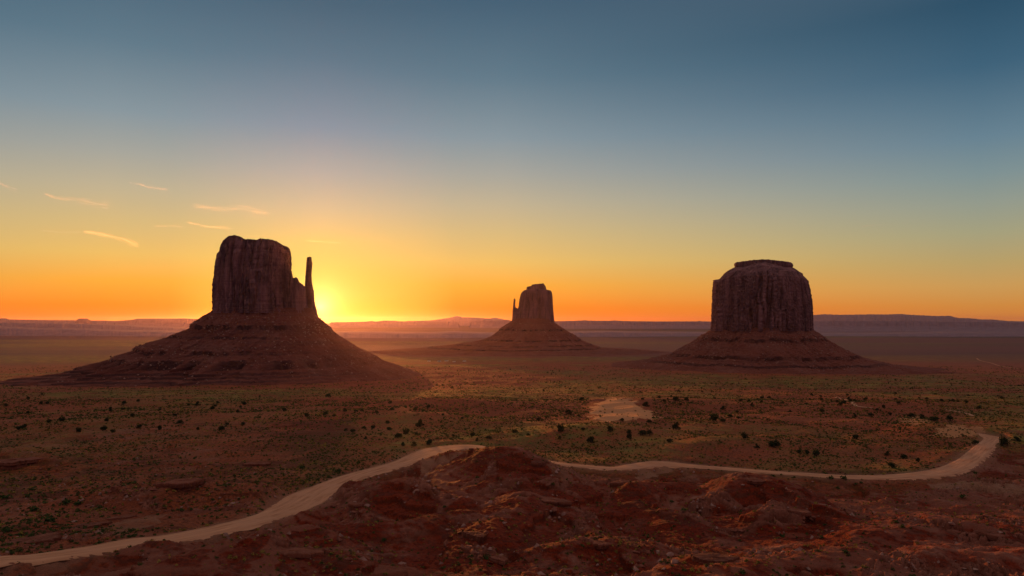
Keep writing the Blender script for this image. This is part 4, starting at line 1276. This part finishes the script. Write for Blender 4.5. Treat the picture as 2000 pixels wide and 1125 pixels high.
for q_ in [
    (34, 908, 120, 4.2, 4, 1, "largest dark layered outcrop, jutting in at the left edge of the photo", 0.35),
    (358, 948, 82, 2.6, 3, 2, "long dark undercut ledge on the flat above the left road", 0.3),
    (505, 908, 62, 1.8, 2, 3, "low red ledge on the flat left of where the road climbs", 0.1),
    (60, 1058, 120, 0.9, 2, 4, "flat broken slab ledge at the lower left corner above the road", 0.25),
    (160, 1030, 90, 0.8, 2, 5, "thin ledge of slabs rising right from the lower left corner", 0.45),
    (240, 1012, 60, 0.8, 2, 6, "small slab ledge beside the pale wash at the lower left", 0.4),
    (695, 990, 44, 1.9, 3, 7, "rocky knob right of the wide bend of the left road", -0.4),
    (930, 1052, 60, 2.0, 3, 8, "blocky ledge along the left side of the centre plateau", -0.9),
    (975, 1100, 56, 2.0, 3, 9, "blocky ledge at the bottom edge left of centre", -1.0),
    (1085, 985, 66, 2.2, 3, 10, "dark cliff ledge on the right side of the centre plateau", -0.7),
    (1050, 908, 40, 2.4, 3, 11, "steep rock face where the right road appears behind the mound", -0.6),
    (1212, 948, 46, 2.4, 3, 12, "dark square outcrop under the pale fan of the right road", 0.0),
    (1478, 945, 52, 2.2, 3, 13, "small dark outcrop on the orange mound below the right road", -0.3),
    (575, 1084, 92, 1.5, 2, 14, "long low ledge crossing the dark slope at the bottom left of centre", -0.1),
    (1390, 1098, 100, 1.6, 2, 15, "smooth pink slab outcrop at the bottom edge right of centre", -0.1),
    (1180, 1066, 66, 1.3, 2, 16, "pink rock ledge at the lower middle", -0.2),
    (1935, 1052, 60, 2.0, 3, 17, "dark rocky edge of the rounded mound at the lower right", -0.7),
    (1560, 1002, 60, 1.4, 2, 18, "rubbly ledge on the right hand orange slope", -0.5),
]:
    outcrop(*q_)

def rubble():
    """loose stones on the badland slopes and on the three talus skirts, one cover"""
    r = np.random.default_rng(88)
    n = 60000
    px = r.uniform(-50, 2050, n); py = r.uniform(900, 1140, n)
    y = np.interp(-py, -_tn, _ys) * r.uniform(0.97, 1.03, n); x = X(px, y)
    z = height(x, y)
    e = 1.2
    gx_ = (height(x + e, y) - height(x - e, y)) / (2 * e); gy_ = (height(x, y + e) - height(x, y - e)) / (2 * e)
    sl = np.hypot(gx_, gy_)
    rd, _ = road_sd(x, y)
    rz, _b, _g = rock_cells(x, y)
    p = np.clip((sl - 0.28) * 1.0 + 0.8 * rz, 0.015, 1) * np.clip(0.25 + 1.9 * fbm(x / 16, y / 16, 3, 601), 0, 1)
    k = (r.random(n) < p) & (rd > 1.0)
    P = [np.stack([x[k], y[k], z[k]], 1)]; S = [0.30 + 1.7 * r.random(k.sum()) ** 4]
    for VV, num, smax_, Yc in ((Vw, 8500, 3.4, YW), (Vm, 6000, 3.6, YM), (Ve, 1800, 3.8, YE)):
        nz, nth, _ = VV.shape
        i = (nz * r.uniform(0.10, 0.86, num * 3)).astype(int); j = r.integers(0, nth, num * 3)
        q = VV[i, j]
        m = (fbm(q[:, 0] / 60, (q[:, 2]) / 22, 3, 607) + 0.25 * r.normal(size=len(q)) > 0.05) & (q[:, 1] < Yc + 40)
        q = q[m][:num]
        P.append(q + r.normal(size=q.shape) * 0.8); S.append(1.0 + 1.5 * smax_ * r.random(len(q)) ** 4)
    P = np.concatenate(P); S = np.concatenate(S)
    base = []
    for k in range(5):
        rr = np.random.default_rng(40 + k)
        oct_ = np.array([[1, 0, 0], [-1, 0, 0], [0, 1, 0], [0, -1, 0], [0, 0, 1], [0, 0, -1]], float)
        base.append(oct_ * rr.uniform(0.6, 1.1, (6, 1)) + rr.normal(size=(6, 3)) * 0.18)
    T = np.array([[0, 2, 4], [2, 1, 4], [1, 3, 4], [3, 0, 4], [2, 0, 5], [1, 2, 5], [3, 1, 5], [0, 3, 5]])
    Vs = np.empty((len(P), 6, 3))
    a = r.uniform(0, 6.28, len(P)); ca_, sa_ = np.cos(a), np.sin(a)
    bi_ = r.integers(0, 5, len(P))
    B = np.array(base)[bi_]
    bx = B[:, :, 0] * ca_[:, None] - B[:, :, 1] * sa_[:, None]; by = B[:, :, 0] * sa_[:, None] + B[:, :, 1] * ca_[:, None]
    Vs[:, :, 0] = bx; Vs[:, :, 1] = by; Vs[:, :, 2] = B[:, :, 2] * 0.7
    Vs = Vs * (S * 0.55)[:, None, None] + P[:, None, :]
    F = (np.arange(len(P)) * 6)[:, None, None] + T[None]
    me = mesh_np("rubble", Vs.reshape(-1, 3), F.reshape(-1, 3), smooth=False)
    o = link("rubble", me)
    me.materials.append(M_boulder); me.materials.append(M_paleboulder)
    me.polygons.foreach_set("material_index", np.repeat((r.random(len(P)) < 0.42).astype(np.int32), 8))
    tag(o, "loose red stones strewn over the slopes", "rubble", None, "stuff")
rubble()

# ------------------------------------------------------------------ faint wheel tracks on the plain
def track(pts, hw):
    Q = []
    for px, py in pts:
        Y = ground_hit(px, py) if py > 735 else Y_at(py)
        Q.append((X(px, Y), Y, hw, 0))
    C = catmull(np.array(Q), 14)
    t = np.gradient(C[:, :2], axis=0); t /= np.linalg.norm(t, axis=1)[:, None] + 1e-9
    V = []
    for i in range(len(C)):
        for u in (-1, -0.5, 0, 0.5, 1):
            x = C[i, 0] - t[i, 1] * u * hw; y = C[i, 1] + t[i, 0] * u * hw
            V.append((x, y))
    V = np.array(V)
    z = height(V[:, 0], V[:, 1]) + 0.22
    me = mesh_np("track", np.column_stack([V, z]), grid_faces(len(C), 5))
    attr(me, "across", np.tile([-1, -0.5, 0, 0.5, 1], len(C)) * hw); attr(me, "along", np.repeat(np.arange(len(C)) * 5.0, 5))
    tag(link("dirt_track", me, mat=M_road), kind="structure")
track([(1632, 776), (1655, 783), (1668, 790), (1680, 795), (1704, 797)], 1.8)
track([(1845, 801), (1868, 804), (1890, 809), (1902, 813)], 1.6)
track([(1908, 700), (1914, 704), (1935, 709), (1955, 715), (1990, 720)], 2.2)

# ------------------------------------------------------------------ small white homes far out on the plain
M_white = plain_material("white_siding", (0.70, 0.62, 0.55, 1), (0.78, 0.70, 0.62, 1), 0.4)
M_roof = plain_material("grey_roofing", (0.22, 0.17, 0.15, 1), (0.28, 0.22, 0.19, 1), 0.6)
HOMES = [(838, 706, "leftmost tiny white house in the row on the hazy orange plain"), (858, 706.3, "second tiny white house from the left on the hazy orange plain"),
         (872, 705.6, "middle tiny white house in the row on the hazy orange plain"), (887, 707, "second tiny white house from the right on the hazy orange plain"),
         (907, 706, "rightmost tiny white house in the row on the hazy orange plain")]
for i, (px, py, lab) in enumerate(HOMES):
    Y = Y_at(py); x = X(px, Y); z = float(height(np.array([x]), np.array([Y]))[0])
    h = empty("house", (x, Y, z)); tag(h, lab, "house", "white houses on the plain")
    bm = bmesh.new()
    bmesh.ops.create_cube(bm, size=1, matrix=Matrix.Translation((0, 0, 1.4)) @ Matrix.Diagonal((9 + (i % 3) * 2, 5, 2.8, 1)))
    me = bpy.data.meshes.new("wall"); bm.to_mesh(me); bm.free()
    link("wall", me, h, M_white)
    L_ = (9 + (i % 3) * 2) / 2 + 0.4
    me = mesh_np("roof", [(-L_, -2.9, 2.803), (L_, -2.9, 2.803), (L_, 0, 4.0), (-L_, 0, 4.0), (-L_, 2.9, 2.803), (L_, 2.9, 2.803)],
                 [(0, 1, 2, 3), (3, 2, 5, 4), (0, 4, 5, 1)], smooth=False)
    link("roof", me, h, M_roof)
    h.rotation_euler = (0, 0, 0.3 * i - 0.5)

# ------------------------------------------------------------------ cirrus wisps
def cloud_material():
    m = bpy.data.materials.new("thin_ice_cloud"); m.use_nodes = True
    t = m.node_tree
    for n in list(t.nodes): t.nodes.remove(n)
    b = NB(t)
    out = b.n('ShaderNodeOutputMaterial')
    v = b.n('ShaderNodeVolumeScatter')
    v.inputs['Color'].default_value = (1, 0.97, 0.93, 1)
    v.inputs['Density'].default_value = CLOUD_DENSITY
    v.inputs['Anisotropy'].default_value = 0.75
    b.l(v.outputs[0], out.inputs['Volume'])
    return m
CLOUD_DENSITY = 0.0005
M_cloud = cloud_material()
YC = 30000.0
def wisp(label, spine, n, spread, thick, seed, length=0.35):
    r = np.random.default_rng(seed)
    k = YC / FPX
    P = np.array([(px, py) for px, py in spine], float)
    sseg = np.concatenate([[0], np.cumsum(np.hypot(*np.diff(P, axis=0).T))]); Ltot = sseg[-1]
    V = []; F = []
    thick = thick * 0.55; n = int(n * 2.2)
    for f in range(n):
        c = r.uniform(0, 1); ln = length * r.uniform(0.25, 1.3)
        a0 = np.clip(c - ln / 2, 0, 1); a1 = np.clip(c + ln / 2, 0, 1)
        m = 12
        tt = np.linspace(a0, a1, m)
        x = np.interp(tt * Ltot, sseg, P[:, 0]); y = np.interp(tt * Ltot, sseg, P[:, 1])
        off = r.normal() * spread * 1.25 * (0.35 + 0.65 * c)
        y = y + off + 0.35 * spread * np.sin(tt * 7 + r.uniform(0, 6)) + (tt - c) * r.normal() * spread * 1.5
        dep = YC + r.normal() * 900
        rad = thick * r.uniform(0.4, 1.2) * np.sin(np.linspace(0.02, math.pi - 0.02, m)) ** 0.8
        kk = dep / FPX
        for i in range(m):
            for j in range(6):
                a = j / 6 * 2 * math.pi
                V.append(((x[i] - 1000) * kk, dep + math.cos(a) * rad[i] * kk * 3.0, ZC + (HZ - y[i]) * kk + math.sin(a) * rad[i] * kk))
        b0 = len(V) - 6 * m
        for i in range(m - 1):
            for j in range(6):
                F.append((b0 + i * 6 + j, b0 + i * 6 + (j + 1) % 6, b0 + (i + 1) * 6 + (j + 1) % 6, b0 + (i + 1) * 6 + j))
        # end caps keep the strand closed
        for e in (0, m - 1):
            s0 = b0 + e * 6
            F.append((s0, s0 + 1, s0 + 2, s0 + 3)); F.append((s0, s0 + 3, s0 + 4, s0 + 5))
    V = np.array(V); ctr = V.mean(0)
    me = mesh_np("cirrus_cloud", V - ctr, F, smooth=False)
    o = link("cirrus_cloud", me, mat=M_cloud)
    o.location = ctr
    tag(o, label, "cloud", "thin cirrus wisps")
wisp("brightest feathery cirrus wisp, sloping down left of the mitten-shaped butte", [(160, 453), (200, 457), (228, 463), (250, 470), (274, 481)], 60, 2.6, 1.6, 1)
wisp("sharp thin cirrus streak directly above the left shoulder of the mitten-shaped butte", [(364, 434), (385, 438), (410, 443), (440, 445), (456, 447)], 34, 1.2, 1.2, 2)
wisp("pale cirrus streak cut by the left edge of the photo", [(-30, 350), (0, 359), (18, 366), (34, 372)], 30, 2.2, 1.3, 3)
wisp("long soft cirrus wisp sloping at the left, above the brightest wisp", [(84, 378), (110, 387), (150, 392), (185, 397), (216, 402)], 46, 3.2, 1.4, 4, 0.3)
wisp("highest small cirrus wisp, alone at the upper left", [(252, 356), (275, 361), (290, 366), (330, 371)], 26, 1.4, 1.2, 5)
wisp("hairline level cirrus streak at the left of the sharp streak", [(298, 442), (330, 441), (362, 444)], 14, 0.7, 0.9, 6, 0.5)
wisp("broad faint cirrus veil high above the mitten-shaped butte", [(372, 402), (420, 406), (470, 408), (530, 418)], 30, 4.0, 1.2, 7, 0.4)
wisp("faint level cirrus streak above the thin rock pillar", [(596, 470), (630, 472), (668, 474)], 18, 1.2, 1.1, 8, 0.5)
wisp("faint thread of cirrus leading into the brightest wisp", [(78, 450), (110, 453), (160, 454)], 14, 1.0, 0.9, 9, 0.5)
wisp("faintest cirrus streak right of the sunrise glow", [(690, 468), (715, 470), (748, 470)], 10, 1.4, 0.8, 10, 0.5)
wisp("lone tiny cirrus streak at the far right sky", [(1680, 443), (1702, 441), (1725, 438)], 14, 0.8, 1.0, 11, 0.5)

# ------------------------------------------------------------------ haze
def build_haze(density, g, color):
    m = bpy.data.materials.new("valley_haze"); m.use_nodes = True
    t = m.node_tree
    for n in list(t.nodes): t.nodes.remove(n)
    b = NB(t)
    out = b.n('ShaderNodeOutputMaterial')
    v = b.n('ShaderNodeVolumePrincipled')
    v.inputs['Color'].default_value = color
    v.inputs['Density'].default_value = density
    v.inputs['Anisotropy'].default_value = g
    b.l(v.outputs[0], out.inputs['Volume'])
    R = 46500.0
    bm = bmesh.new()
    z0, z1 = -25.0, 375.0
    bmesh.ops.create_cube(bm, size=1, matrix=Matrix.Translation((0, 0, (z0 + z1) / 2)) @ Matrix.Diagonal((2 * R, 2 * R, z1 - z0, 1)))
    me = bpy.data.meshes.new("haze"); bm.to_mesh(me); bm.free()
    o = link("haze", me, mat=m)
    tag(o, "thin dawn haze filling the valley", None, None, "stuff")
build_haze(0.7e-5, 0.79, (0.92, 0.64, 0.78, 1))
